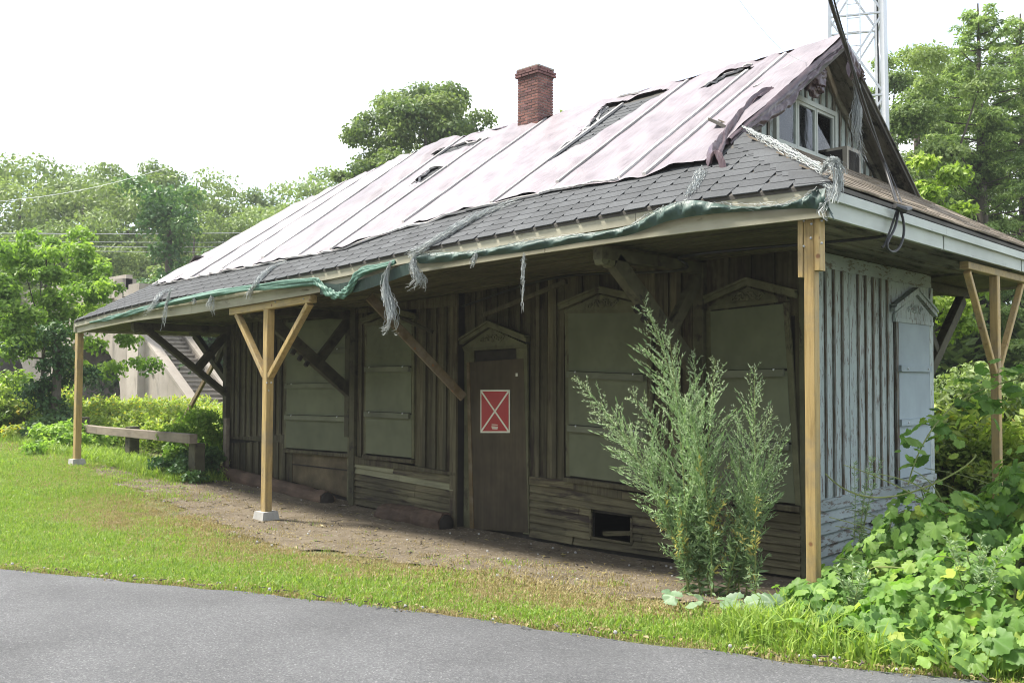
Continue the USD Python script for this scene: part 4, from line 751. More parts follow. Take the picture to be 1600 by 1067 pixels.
frayed('thin pale cord hanging below the green tarp near its left end', [F(268, 452, yq), F(262, 470, yq), F(258, 495, yq), F(255, 519, yq)], .010, 34, 5, .4)
frayed('feathery wisp at the eave above the middle post', [F(332, 460, yq), F(330, 475, yq), F(328, 490, yq)], .016, 34, 6)
frayed('feathery wisp on the green tarp left of the middle post', [F(305, 463, yq), F(303, 474, yq), F(300, 482, yq)], .014, 30, 7)
frayed('pale rag strip draped down the shingles onto the green tarp above the middle post', [roof_hit(452, 412)+A_([0, 0, .04]), roof_hit(420, 428)+A_([0, 0, .05]), F(402, 440, yq), F(392, 455, yq), F(388, 466, yq)], .014, 90, 8, .5, 1)
frayed('pale green rag stretched over the shingles down to the bushy clump', [roof_hit(810, 320)+A_([0, 0, .04]), roof_hit(740, 348)+A_([0, 0, .04]), roof_hit(690, 378)+A_([0, 0, .05]), F(640, 398, yq)], .022, 200, 9, .6, 1)
frayed('grey rag knot on the shingles near the left end of the eave', [roof_hit(278, 455)+A_([0, 0, .04]), roof_hit(258, 460)+A_([0, 0, .05]), F(245, 468, yq), F(228, 486, yq)], .03, 90, 10, .8, 1)
hl = [hB+A_([-.02, 0, .07]), hB*.66+hA*.34+A_([0, 0, .06]), hB*.33+hA*.67+A_([0, 0, .06]), hA+A_([.0, 0, .06])]
frayed('white frayed rope lying along the right front hip of the roof', hl, .010, 170, 11, .5, 1)
frayed('tangled white frayed knot at the right front roof corner', [hA+A_([-.1, .05, .08]), hA+A_([.02, 0, .13]), hA+A_([.04, .02, .0]), hA+A_([.02, -.03, -.16])], .02, 150, 12)
frayed('long white frayed strand hanging from the rear rake beside the air conditioner', [onp(1333, 122, 0, -.34), onp(1340, 160, 0, -.33), onp(1336, 205, 0, -.35), onp(1344, 245, 0, -.36), onp(1352, 285, 0, -.3)], .03, 150, 13)
frayed('narrow pale rag strip lying on the shingles below the tarp corner', [roof_hit(1100, 268)+A_([0, 0, .03]), roof_hit(1088, 290)+A_([0, 0, .03]), roof_hit(1074, 312)+A_([0, 0, .03])], .022, 80, 14, .5, 1)

# ------------------------------------------------------------------ props of new timber
def footing(p, zt, parent, w0=.14, w1=.19):
    z0 = gz1(p[0], p[1])-.1; v = [(p[0]+a*w1*.5*1.0, p[1]+b*w1*.5, z0) for a, b in ((-1, -1), (1, -1), (1, 1), (-1, 1))] + [(p[0]+a*w0*.5, p[1]+b*w0*.5, zt) for a, b in ((-1, -1), (1, -1), (1, 1), (-1, 1))]
    h = trimesh.convex.convex_hull(A_(v)); return obj('concrete_footing', h, M['concrete'], parent)
YP = YE+.12
def post_b():
    x = -6.2; t = thing('porch_post', 'new timber post with Y braces on a grey concrete block, left of the boarded door', 'post'); zt = float(zb(x))-.015
    p = A_([x, YP]); ft = gz1(*p)+.11
    obj('post', bar((x, YP, ft), (x, YP, zt-.09), .10, .10, up=(0, 1, 0)), M['lumber'], t)
    a, b = F(363, 482, YP), F(490, 463, YP); a[2] = float(zb(a[0]))-.06; b[2] = float(zb(b[0]))-.06
    obj('header', bar(a, b, .09, .09), M['lumber_x'], t)
    for px, py in ((372, 486), (484, 470)):
        u = F(px, py, YP-.0); u[2] = float(zb(u[0]))-.11; obj('brace', bar(u, (x+(-.05 if px < 420 else .05), YP, F(420, 588, YP)[2]), .085, .06), M['lumber'], t)
    footing(p, ft, t, .20, .27); return t
post_b()
def post_plain(x, y, label, scabs, foot=True, top_=None, w=.10):
    t = thing('porch_post', label, 'post'); zt = (float(zb(x)) if top_ is None else top_)-.012; ft = gz1(x, y)+.12
    obj('post', bar((x, y, ft), (x, y, zt), w, w, up=(0, 1, 0)), M['lumber'], t)
    for dx, dy, l in scabs: obj('scab', bar((x+dx, y+dy, zt-l), (x+dx, y+dy, zt-.002), .10 if dy else .04, .04 if dy else .09, up=(0, 1, 0)), M['lumber'], t)
    footing(A_([x, y]), ft, t, .19, .24); return t
post_plain(-11.99, YP, 'new timber post on a concrete block at the far left roof corner', [(-.06, -.0, .30)])
post_plain(.83, YP, 'new timber post with side plates at the near right roof corner, beside silvery weeds', [(-.062, 0, .40), (.062, 0, .36)], w=.078)
xD, yD = .90, 2.09
t = thing('porch_post', 'new timber post with Y braces under the right eave, standing in the vines', 'post'); zt = zs_-.03
obj('post', bar((xD, yD, gz1(xD, yD)), (xD, yD, zt-.075), .078, .085, up=(0, 1, 0)), M['lumber'], t)
obj('header', bar((xD, 1.22, zt-.045), (xD, 3.1, zt-.04), .08, .07), M['lumber_x'], t)
for y in (1.30, 2.95): obj('brace', bar((xD, y, zt-.1), (xD, yD+(-.05 if y < 2 else .05), zt-1.02), .06, .05), M['lumber'], t)
footing(A_([xD, yD]), gz1(xD, yD)+.06, t, .2, .25)
# loose props
def nail(p, parent): obj('nail_head', trimesh.creation.icosphere(1, .009).apply_translation(p), M['wire'], parent)
for p_ in [F(px, py, YP-.052) for px, py in ((417, 598), (424, 598), (420, 610), (378, 478), (430, 472), (474, 467))]: nail(p_, stage.GetPrimAtPath('/World/porch_post'))
for p_ in [F(px, py, YP-.04) for px, py in ((1256, 345), (1256, 385), (1284, 345), (1284, 380), (1268, 350), (1267, 372))]: nail(p_, stage.GetPrimAtPath('/World/porch_post_002'))
def prop(label, a, b, w, h, m): return obj('prop_plank', bar(a, b, w, h), m, None, label, 'plank', None)
prop('brown plank propped from the soffit down to the wall left of the door', F(577, 464, -1.25), F(724, 621, -.12), .045, .105, M['lumber_old'])
prop('orange brown pole leaning out beyond the left end of the building', A_([LW-.35, .25, 2.25]), onp(278, 672, 1, 1.3), .05, .10, M['lumber_old'])
# logs
def log(label, a, b, r, seed, burnt=True):
    t = thing('rotting_log', label, 'log'); P = np.linspace(a, b, 16); r2 = np.random.default_rng(seed); P = P+r2.normal(size=P.shape)*.006
    P = spline(P[::3], 70); m = tube(P, r*(1+.10*(meshkit.noise(np.stack([np.linspace(0, 14, 70)]*3, -1), seed)-.5)), 26); v = m.vertices; c_ = np.stack([v[:, 0], np.interp(v[:, 0], P[:, 0], P[:, 1]), np.interp(v[:, 0], P[:, 0], P[:, 2])], -1); d_ = unit(v-c_); m.vertices = v+d_*(.075*(meshkit.fbm(np.c_[v[:, 0]*3.2, d_[:, 1:]*4.5], 4, seed)-.5))[:, None]*[0, 1, 1]
    obj('trunk', m, M['log'], t, smooth=28); d = unit(b-a)
    obj('broken_end', tube([b-d*.01, b+d*.03, b+d*.06], [r*.95, r*.8, r*.3], 12), M['char'], t)
log('long rotting log lying along the wall under the wide boarded window', A_([-10.0, -.28, gz1(-10, -.28)+.06]), A_([-6.9, -.30, gz1(-6.9, -.3)+.05]), .12, 3)
log('short dark rotting log lying against the wall left of the door', A_([-5.65, -.33, gz1(-5.65, -.3)+.05]), A_([-4.45, -.33, gz1(-4.45, -.3)+.07]), .135, 6)
# air conditioner on the gable
ac = thing('air_conditioner', 'beige air conditioner box sticking out of the upper gable window wall', 'air conditioner')
a0 = onp(1304, 222, 0, -.62); _p, _q = onp(1303, 226, 0, -.50), onp(1303, 268, 0, -.50); y0, z0, z1 = float(_p[1])+.14, float(_q[2]), float(_p[2]); y1 = y0+.34; x0, x1 = -.70, -.42
obj('case', box((x0, y0, z0), (x1, y1, z1)), M['ac'], ac); obj('front_grille', cat_meshes([box((x0+.04, y0-.004, z0+.03), (x1-.05, y0-.001, z1-.03))]+[bar((x0+.04, y0-.006, z0+.04+.02*k), (x1-.05, y0-.006, z0+.04+.02*k), .006, .008) for k in range(9)]), M['dark'], ac)
obj('back_grille', cat_meshes([box((x1-.002, y0+.04+.03*k, z0+.03), (x1+.006, y0+.055+.03*k, z1-.04)) for k in range(9)]), M['dark'], ac)
obj('stand', box((x0+.05, y0+.1, z0-.22), (x1-.1, y1-.05, z0)), M['dark'], ac)
# cables
def px_curve(pts): return spline([CX+ray(a, b)*t for a, b, t in pts], 40)
def cable(label, P, r, m, name='cable', cat='cable'): return obj(name, tube(P, r, 6), m, None, label, cat, smooth=True)
fx = CX[0]; aF = S(1405, 330, XR+.02); tF = float((aF-CX) @ _fw)
cable('thick black service cable dropping in front of the gable to the right eave', px_curve([(1270, -120, 5.6), (1297, 0, 6.2), (1320, 70, 6.7), (1346, 150, 7.2), (1376, 240, 7.7), (1404, 328, tF)]), .014, M['black'])
cable('second black cable running beside the service cable down to the eave', px_curve([(1284, -120, 5.7), (1303, 0, 6.3), (1328, 90, 6.8), (1352, 180, 7.25), (1392, 275, 7.8), (1408, 330, tF)]), .007, M['black'])
hn = thing('cable_bundle', 'black cable splice hanging in loops from the right eave', 'cable')
obj('splice', tube([S(1398, 322, XR+.06), S(1412, 328, XR+.08), S(1422, 326, XR+.06)], [.02, .03, .018], 8), M['black'], hn)
obj('loop', tube(spline([S(1403, 330, XR+.04), S(1394, 365, XR+.05), S(1386, 385, XR+.05), S(1398, 393, XR+.05), S(1411, 372, XR+.05), S(1408, 332, XR+.04)], 30), .010, 6), M['black'], hn)
obj('loop', tube(spline([S(1401, 330, XR+.03), S(1384, 378, XR+.03), S(1378, 384, XR+.03)], 14), .008, 6), M['black'], hn)
cable('thin pale wire sloping down from the upper left to the gable peak', px_curve([(1100, -90, 6.5), (1155, 0, 7.2), (1190, 45, 7.8), (1222, 78, 8.4), (1262, 98, 9.3)]), .0022, M['wire_pale'])
# ------------------------------------------------------------------ timber guard rail on the left
gr = thing('guard_rail', 'weathered timber guard rail with stout posts left of the building', 'guard rail')
pts = [onp(305, 681, 1, -.85), onp(160, 679, 1, -.45), A_([-22.2, .2, .47])]
pts[0] = A_([-9.5, -.92, gz1(-9.5, -.9)+.66]); pts[1] = A_([-14.2, -.40, gz1(-14.2, -.4)+.40])
obj('rail', bar(pts[0], pts[1], .12, .145), M['rail'], gr); obj('rail', bar(pts[1]-A_([.01, 0, 0]), pts[2], .12, .145), M['rail'], gr)
for p in (A_([-9.62, -.80, 0]), A_([-12.6, -.48, 0]), A_([-15.5, -.2, 0]), A_([-19, -.0, 0])): obj('rail_post', bar((p[0], p[1], gz1(*p[:2])-.1), (p[0], p[1], gz1(*p[:2])+.58), .2, .18, up=(0, 1, 0), ch=.012), M['old_timber'], gr)

# ------------------------------------------------------------------ concrete bridge with its stair, far left
bridge = thing('concrete_bridge', 'weathered concrete bridge wall with an arch opening behind the left tree', 'bridge')
yw = 7.5
arc = [(-34.0+3.0*math.cos(a)-.0, 2.9*math.sin(a)) for a in np.linspace(0, math.pi, 17)]
pf = [(-30.15, 0), (-30.15, 5.05), (-60, 5.3), (-60, 0)]
from shapely.geometry import Polygon as SP
wall2d = SP([(-30.2, -.5), (-30.2, 4.5), (-62, 4.7), (-62, -.5)]).difference(SP([(-31.6, -.6)] + [(-35.0+3.4*math.cos(a), .6+2.4*math.sin(a)) for a in np.linspace(0, math.pi, 17)] + [(-38.4, -.6)])).difference(SP([(-41.6, -.6)] + [(-45.0+3.4*math.cos(a), .6+2.4*math.sin(a)) for a in np.linspace(0, math.pi, 17)] + [(-48.4, -.6)]))
wm = trimesh.creation.extrude_polygon(wall2d, .6, engine='earcut'); v = wm.vertices.copy(); wm.vertices = np.stack([v[:, 0], yw+v[:, 2], v[:, 1]], -1); wm.fix_normals()
obj('arch_wall', wm, M['old_concrete'], bridge)
obj('arch_wall', box((-62, yw+4, -.5), (-30.5, yw+4.6, 4.5)), M['old_concrete_dark'], bridge)
obj('bridge_deck', box((-62, yw-.15, 4.5), (-30.4, yw+7.6, 4.75)), M['old_concrete'], bridge)
obj('parapet', box((-62, yw-.05, 4.75), (-31.2, yw+.2, 5.35)), M['old_concrete'], bridge)
obj('pier', box((-30.45, yw-.28, 0), (-29.55, yw+.4, 4.9)), M['old_concrete'], bridge)
obj('pier', box((-31.9, yw-.18, 4.4), (-31.2, yw+.35, 5.2)), M['old_concrete_dark'], bridge)
sr = thing('concrete_stair', 'steep concrete stair between sloping parapets beside the bridge', 'stairs')
sx0, sx1 = -26.3, -31.0
def zpar(x): return 1.13+.64*(-26.79-x)
ns = 19; run = (sx0-sx1)/ns
for i in range(ns): obj('step', box((sx0-i*run+.02, yw+.26, 0), (sx0-(i+1)*run-.03, yw+1.62, max(.05, zpar(sx0-(i+.5)*run)-.36))), M['old_concrete_dark'], sr); obj('nosing', box((sx0-i*run+.075, yw+.26, zpar(sx0-(i+.5)*run)-.36), (sx0-(i+1)*run-.03, yw+1.62, zpar(sx0-(i+.5)*run)-.305)), M['old_concrete'], sr)
for yy in (yw-.02, yw+1.62):
    P = [(sx0+.35, yy, -.2), (sx0+.35, yy, zpar(sx0+.35)-.06), (sx1, yy, zpar(sx1)-.06), (sx1, yy, -.2)]; obj('parapet', slab(P, (0, .28, 0)), M['old_concrete'], sr)
    P = [(sx0+.40, yy-.05, zpar(sx0+.4)-.06), (sx0+.40, yy-.05, zpar(sx0+.4)+.06), (sx1, yy-.05, zpar(sx1)+.06), (sx1, yy-.05, zpar(sx1)-.06)]; obj('coping', slab(P, (0, .38, 0)), M['old_concrete'], sr)
obj('back_wall', box((sx1-.6, yw+.3, 0), (sx1-.1, yw+3, 4.9)), M['old_concrete'], sr)

# ------------------------------------------------------------------ lattice tower
tw = thing('lattice_tower', 'tall galvanised steel lattice tower rising behind the gable', 'tower', along(1338, 25.0), 28)
H = 26.0; legs = [(-1, -1), (1, -1), (1, 1), (-1, 1)]
def lw(z): return .74-.009*z
for a, b in legs: obj('tower_leg', bar((a*lw(0), b*lw(0), 0), (a*lw(H), b*lw(H), H), .13, .13), M['metal'], tw)
zt = list(np.arange(0.3, H, 2.05))
for k in range(len(zt)-1):
    for (a, b), (c, d) in zip(legs, legs[1:]+legs[:1]):
        p = lambda s, t, z: (s*lw(z), t*lw(z), z)
        obj('lattice_brace', bar(p(a, b, zt[k]), p(c, d, zt[k]), .05, .05), M['metal'], tw)
        obj('lattice_brace', bar(p(a, b, zt[k]), p(c, d, zt[k+1]), .035, .05), M['metal'], tw); obj('lattice_brace', bar(p(c, d, zt[k]), p(a, b, zt[k+1]), .035, .05), M['metal'], tw)
obj('ladder', cat_meshes([bar((-.2, -lw(0)+.02, 0), (-.2, -lw(0)+.02, H), .03, .03), bar((.1, -lw(0)+.02, 0), (.1, -lw(0)+.02, H), .03, .03)] + [bar((-.2, -lw(0)+.02, z), (.1, -lw(0)+.02, z), .02, .02) for z in np.arange(.3, H, .35)]), M['metal'], tw)
obj('feeder_cable', tube([(lw(0)*.8, -lw(0)*.9, 0), (lw(H)*.8, -lw(H)*.9, H)], .022, 6), M['black'], tw)

# ------------------------------------------------------------------ overhead wires on the left
for i, (y0, y1, r, R) in enumerate(((364, 361, .022, 44), (374, 377, .014, 44), (381, 384, .017, 44), (389, 391, .013, 44))):
    a, b = CX+ray(-160, y0-2)*R*.93, CX+ray(520, y1)*R
    m_ = (a+b)/2-A_([0, 0, .12]); cable(['topmost of the level wires crossing in front of the left hill trees', 'second level wire from the top in front of the left hill trees', 'third level wire from the top in front of the left hill trees', 'lowest level wire in front of the left hill trees'][i], spline([a, m_, b], 20), r, M['wire'])
cable('pale wire rising to the right across the left tree tops', spline([CX+ray(-120, 330)*40, CX+ray(60, 308)*40, CX+ray(250, 266)*39, CX+ray(560, 165)*37, CX+ray(720, 108)*36, CX+ray(900, 40)*34], 30), .008, M['wire_pale'])
# ------------------------------------------------------------------ plants
G_FAR = [(0, (.085, .135, .038)), (.5, (.165, .23, .072)), (1, (.265, .335, .12))]
M['leaf_hill'] = leafmat('hill_leaves', G_FAR, .3)
M['leaf_hill2'] = leafmat('hill_leaves_bluish', [(0, (0.081, 0.130, 0.043)), (.5, (0.167, 0.232, 0.081)), (1, (0.270, 0.335, 0.130))], .42)
M['leaf_big'] = leafmat('big_tree_leaves', [(0, (.06, .10, .035)), (.5, (.125, .18, .062)), (1, (.22, .275, .10))], .38)
M['leaf_young'] = leafmat('young_tree_leaves', [(0, (0.094, 0.176, 0.033)), (.5, (0.187, 0.308, 0.055)), (1, (0.330, 0.451, 0.099))], .5)
M['leaf_dark'] = leafmat('ivy_leaves', [(0, (.028, .075, .024)), (.5, (.06, .13, .04)), (1, (.12, .20, .065))], .3, rough=.42)
M['leaf_pine'] = leafmat('pine_needles', [(0, (0.084, 0.140, 0.047)), (.5, (0.185, 0.263, 0.090)), (1, (0.325, 0.403, 0.157))], .42)
M['leaf_bright'] = leafmat('bright_leaves', [(0, (.09, .15, .02)), (.5, (.19, .28, .04)), (1, (.32, .40, .08))], .42)
M['leaf_weed'] = leafmat('weed_leaves', [(0, (.085, .15, .025)), (.5, (.20, .285, .05)), (.85, (.32, .39, .085)), (.97, (.38, .42, .09)), (1, (.55, .42, .03))], .45)
M['leaf_mug'] = leafmat('silvery_weed_leaves', [(0, (0.070, 0.133, 0.046)), (.5, (0.209, 0.302, 0.145)), (.8, (0.383, 0.476, 0.290)), (.96, (0.534, 0.615, 0.429)), (1, (0.418, 0.371, 0.116))], .36, rough=.65, tcol=(1.1, 1.2, .8))
M['leaf_vine'] = leafmat('vine_leaves', [(0, (0.067, 0.140, 0.039)), (.4, (0.140, 0.262, 0.063)), (.75, (0.244, 0.384, 0.091)), (1, (.34, .42, .08))], .5, rough=.5, spec=.25)
M['leaf_burdock'] = leafmat('broad_grey_leaves', [(0, (.09, .16, .08)), (1, (.19, .27, .15))], .25)
M['stem_green'] = plain('green_stem', (.16, .19, .06), .6)
M['stem_brown'] = plain('brown_stem', (.14, .09, .05), .7)
M['blade'] = leafmat('grass_blades', [(0, (.11, .20, .03)), (.45, (.215, .325, .058)), (.8, (.32, .40, .09)), (1, (.43, .39, .17))], .45, tcol=(1.2, 1.25, .6))
M['blade_dry'] = leafmat('dry_grass_blades', [(0, (.17, .15, .06)), (.4, (.31, .26, .115)), (.8, (.41, .34, .17)), (1, (.24, .29, .06))], .3, tcol=(1.1, 1.0, .8))

def crown(n, clusters, size, up=.5, jit=.6, flat=.7, seed=0, shape=RHOMB, shell=(.45, 1.05)):
    """leaf cards over clusters (x, y, z, r); tint runs a little from cluster to cluster"""
    r2 = np.random.default_rng(seed); C = A_(clusters, float); w = C[:, 3]**2; k = r2.choice(len(C), n, p=w/w.sum())
    d = unit(r2.normal(size=(n, 3))); d[:, 2] = np.where((d[:, 2] < -.1) & (r2.random(n) < .6), -d[:, 2], d[:, 2])
    P = C[k, :3] + d*C[k, 3:4]*r2.uniform(*shell, (n, 1))*[1, 1, flat]
    N = unit(d*.6 + [0, 0, up] + jit*r2.normal(size=(n, 3))); U = np.cross(N, r2.normal(size=(n, 3)))+[0, 0, -.25]
    s = size*r2.uniform(.65, 1.35, n); v, f = cards(P, U, N, s, shape)
    tint = np.clip(.5 + .16*r2.normal(size=len(C))[k] + .16*r2.normal(size=n) + .12*d[:, 2], 0, 1)
    return (v, f), np.repeat(tint, len(shape[0]))
def envelope(nc, R, Rz, cz, rc, seed, lump=.5):
    r2 = np.random.default_rng(seed); d = unit(r2.normal(size=(nc, 3))); rr = r2.uniform(.25, 1, nc)**.45
    lum = 1+lump*(meshkit.noise(d*1.8+seed, seed)-.5)*2
    P = d*(rr*lum)[:, None]*[R, R, Rz]+[0, 0, cz]; r = R*rc*r2.uniform(.7, 1.3, nc); z0, z1 = cz-Rz, cz+Rz
    top_ = (P[:, 2]+.7*r).max(); P[:, 2] = z0+(P[:, 2]-z0)*(z1-z0)/(top_-z0); return np.hstack([P, r[:, None]])
def limbs(cl, r0, z0, h, seed, nl=12, lean=(0, 0)):
    r2 = np.random.default_rng(seed); T = spline([[0, 0, -.2], [lean[0]*.3+.03*h*r2.normal()*.3, lean[1]*.3, h*.5], [lean[0], lean[1], h]], 10)
    ms = [tube(T, np.linspace(r0, r0*.25, 10), 8)]
    for c in cl[r2.permutation(len(cl))[:nl]]:
        zs = np.clip(z0+(c[2]-z0)*r2.uniform(.2, .6), z0*.7, h*.95); b = A_([np.interp(zs, T[:, 2], T[:, j]) for j in range(3)]); m_ = (b+c[:3])/2+[0, 0, -.06*np.linalg.norm(c[:3]-b)]
        ms.append(tube(spline([b, m_, c[:3]], 6), np.linspace(r0*.38, r0*.08, 6), 5))
    return cat_meshes(ms)
def tree(name, label, loc, H, R, n, size, m, seed, group=None, crown_base=.3, nc=46, r0=None, rc=.27, lump=.5, cat='tree', sc=1.0, rz=0.0, trunk=None, **kw):
    t = thing(name, label, cat, loc, rz, sc, group); cz = H*(1+crown_base)/2; cl = envelope(nc, R, H*(1-crown_base)/2, cz, rc, seed, lump)
    obj('trunk', limbs(cl, r0 or H*.017, H*crown_base, H*.85, seed), trunk or M['bark'], t, smooth=True)
    g, ti = crown(n, cl, size, seed=seed, **kw); obj('crown', g, m, t, tint=ti); return t

# hill trees along the left background: four built, the others copies
hg = 'broadleaf trees on the far left skyline'
def hz(px, top, R): return CX[2] + (588-top)/1458.*R
T0 = tree('hill_tree', 'spreading pale green tree at the far left skyline, at the picture edge', along(25, 66), hz(25, 288, 66), 6.2, 17000, .27, M['leaf_hill'], 1, hg)
T1 = tree('hill_tree', 'rounded tall tree with sky gaps on the left skyline above the green tarp corner', along(228, 62), hz(228, 268, 62), 4.6, 12500, .26, M['leaf_hill'], 2, hg, nc=34, lump=.8, rc=.25)
T2 = tree('hill_tree', 'broad yellow green tree between the edge tree and the tall gappy tree', along(125, 60), hz(125, 292, 60), 6.0, 17000, .26, M['leaf_hill'], 3, hg)
T3 = tree('hill_tree', 'loose tree on the skyline just left of the tarped roof', along(470, 72), hz(470, 262, 72), 6.4, 14000, .29, M['leaf_hill2'], 4, hg, nc=40, lump=.8, rc=.22)
for lab, px, R, tp_, src, rz, s in (
    ('low rounded tree filling the gap right of the tall gappy tree', 335, 68, 305, T2, 70, .96), ('smaller tree top left of the loose skyline tree', 405, 70, 300, T1, 40, .93), ('pale tree rising behind the roof slope at the left of the big maple', 530, 70, 272, T0, 130, 1.02),
    ('shaded tree standing in front of the skyline row at the picture edge', -45, 58, 300, T3, 200, .9), ('tree between two skyline trees, half hidden by the gappy one', 175, 70, 285, T0, 220, .95), ('tree lower down the row, behind the level wires', 300, 56, 340, T3, 20, .72), ('lower tree behind the level wires, right of the dark vine clad trunk', 395, 58, 350, T0, 300, .68), ('small yellow green tree low behind the concrete bridge', 60, 52, 360, T2, 150, .68), ('dim tree far behind the young tree', 120, 50, 372, T1, 270, .66), ('low tree behind the roof slope, nearest the bridge pier', 470, 60, 345, T2, 10, .7)):
    h_ = hz(px, tp_, R); src_h = hz(*{T0: (25, 288, 66), T1: (228, 268, 62), T2: (125, 292, 60), T3: (470, 262, 72)}[src]); dup(src, lab, along(px, R), rz, h_/src_h)
for x_, y_, rz, sc_, lab in ((-34, -27, 10, 1.0, 'wide broadleaf tree across the road, leftmost of its row'), (-24, -25, 80, .9, 'smaller broadleaf tree across the road, second from the left'), (-14, -26, 150, 1.05, 'tall broadleaf tree across the road, third from the left'), (-4, -24, 220, .95, 'broadleaf tree across the road, opposite the door'), (7, -25, 300, 1.0, 'broadleaf tree across the road, opposite the near corner post'), (17, -22, 40, .9, 'broadleaf tree across the road, second from the right'), (25, -15, 120, 1.0, 'broadleaf tree across the road, rightmost of its row')): dup(T2, lab, (x_, y_, 0), rz, sc_, 'trees across the road')
# vine clad dark tree
t = thing('vine_clad_tree', 'dark trunk smothered in vines in front of the left hill trees', 'tree', along(258, 44))
r2 = np.random.default_rng(3); cl = np.vstack([[(.5*r2.normal(), .5*r2.normal(), z, .75) for z in np.linspace(1, 9.0, 16)], [(1.6*r2.normal(), 1.3*r2.normal(), z, 1.1) for z in np.linspace(.5, 5.0, 20)], [(.9*r2.normal(), .8*r2.normal(), 8.9+.5*r2.normal(), .8) for _ in range(8)]])
obj('trunk', tube([(0, 0, -.2), (.1, 0, 4), (0, .1, 9)], [.25, .2, .1], 8), M['bark'], t, smooth=True); g, ti = crown(15000, cl, .22, seed=5); obj('crown', g, M['leaf_dark'], t, tint=ti)
for lab, px, R, h_ in (('rounded vine covered bush mound left of the bridge pier', 300, 42, 4.6), ('vine covered bank just above the stair pier', 345, 40, 5.4), ('dark green vine mound at the head of the concrete stair', 380, 38, 4.6)):
    t = thing('vine_mound', lab, 'bush', along(px, R)); cl = np.hstack([r2.normal(size=(24, 3))*[1.3, 1.3, h_*.28]+[0, 0, h_*.5], np.full((24, 1), .95)]); g, ti = crown(7000, cl, .2, seed=int(px)); obj('foliage', g, M['leaf_hill2'] if px == 300 else M['leaf_dark'], t, tint=ti)
# big maple behind the roof, right-hand trees
tree('maple_tree', 'large rounded dense tree rising behind the roof left of the chimney', along(662, 36), hz(662, 112, 36)-.2, 2.9, 60000, .15, M['leaf_big'], 21, crown_base=.40, nc=120, rc=.24, lump=.18)
tree('side_tree', 'lower leafy tree joined to the left of the big rounded tree', along(572, 37), hz(572, 208, 37), 1.25, 14000, .15, M['leaf_big'], 22, crown_base=.35, nc=26, rc=.33)
tree('distant_tree', 'little tree top showing beside the chimney base above the ridge', along(884, 40), hz(884, 172, 40), 1.3, 2500, .22, M['leaf_hill'], 23, crown_base=.6, nc=14, rc=.3)
tree('oak_tree', 'broadleaf tree with sky gaps behind the lattice tower', along(1432, 27), hz(1432, 100, 27), 2.7, 52000, .105, M['leaf_hill2'], 24, crown_base=.18, nc=70, rc=.2, lump=.6)
tree('oak_tree', 'broadleaf tree half hidden behind the lattice tower and gable', along(1375, 33), hz(1375, 118, 33), 2.0, 26000, .115, M['leaf_hill2'], 25, crown_base=.2, nc=44, rc=.22, lump=.6)
tree('oak_tree', 'broadleaf tree filling the gap between the oak and the pines, farther back', along(1478, 36), hz(1478, 150, 36), 2.9, 26000, .13, M['leaf_hill'], 27, crown_base=.12, nc=60, rc=.22, lump=.5)
tree('young_maple', 'bright yellow green young tree below the oak, by the rear eave', along(1452, 19), hz(1452, 268, 19), .95, 7000, .12, M['leaf_bright'], 26, crown_base=.25, nc=30, rc=.26)
def pine(label, loc, H, R, n, seed, dead=False):
    t = thing('pine_tree', label, 'tree', loc); r2 = np.random.default_rng(seed); cl = []; ms = [tube([(0, 0, -.2), (.05, 0, H*.5), (0, .03, H)], [H*.02, H*.013, .02], 8)]
    for z in np.arange(H*.12, H*.985, H*.035):
        k = (z-H*.12)/(H*.88); L = R*(1-k)**.62*r2.uniform(.75, 1.15)+.12
        for a in r2.uniform(0, 6.28)+np.arange(5)*1.2566:
            l = L*r2.uniform(.6, 1.15); e = A_([math.cos(a)*l, math.sin(a)*l, z+l*r2.uniform(.05, .3)]); ms.append(tube([(0, 0, z), e*[.5, .5, 0]+[0, 0, z+l*.05], e], [.035*(1-k)+.01, .02, .006], 4))
            for s in np.linspace(.35, 1, 4): q = A_([0, 0, z])*(1-s)+e*s; cl.append((*(q+.06*r2.normal(size=3)), .16+.22*(1-k)*r2.uniform(.7, 1.2)))
    obj('trunk', cat_meshes(ms), M['bark'], t, smooth=True); g, ti = crown(int(n*1.5), cl, .13, up=.9, jit=.5, flat=.5, seed=seed, shape=SLIVER2); obj('crown', g, M['leaf_pine'], t, tint=ti); return t
SLIVER2 = (A_([[0, 0, 0], [.4, .16, .08], [1, 0, 0], [.4, -.16, .08]]), A_([[0, 1, 2], [0, 2, 3]]))
pine('tallest pine on the right, its narrow top against the sky', along(1535, 28), hz(1535, 58, 28), 2.9, 44000, 31)
pine('pine at the right picture edge, slightly lower than the tallest one', along(1602, 30), hz(1602, 82, 30), 2.9, 38000, 32)
pine('lower pine between the tallest pine and the oak', along(1490, 33), hz(1490, 128, 33), 2.5, 26000, 33)

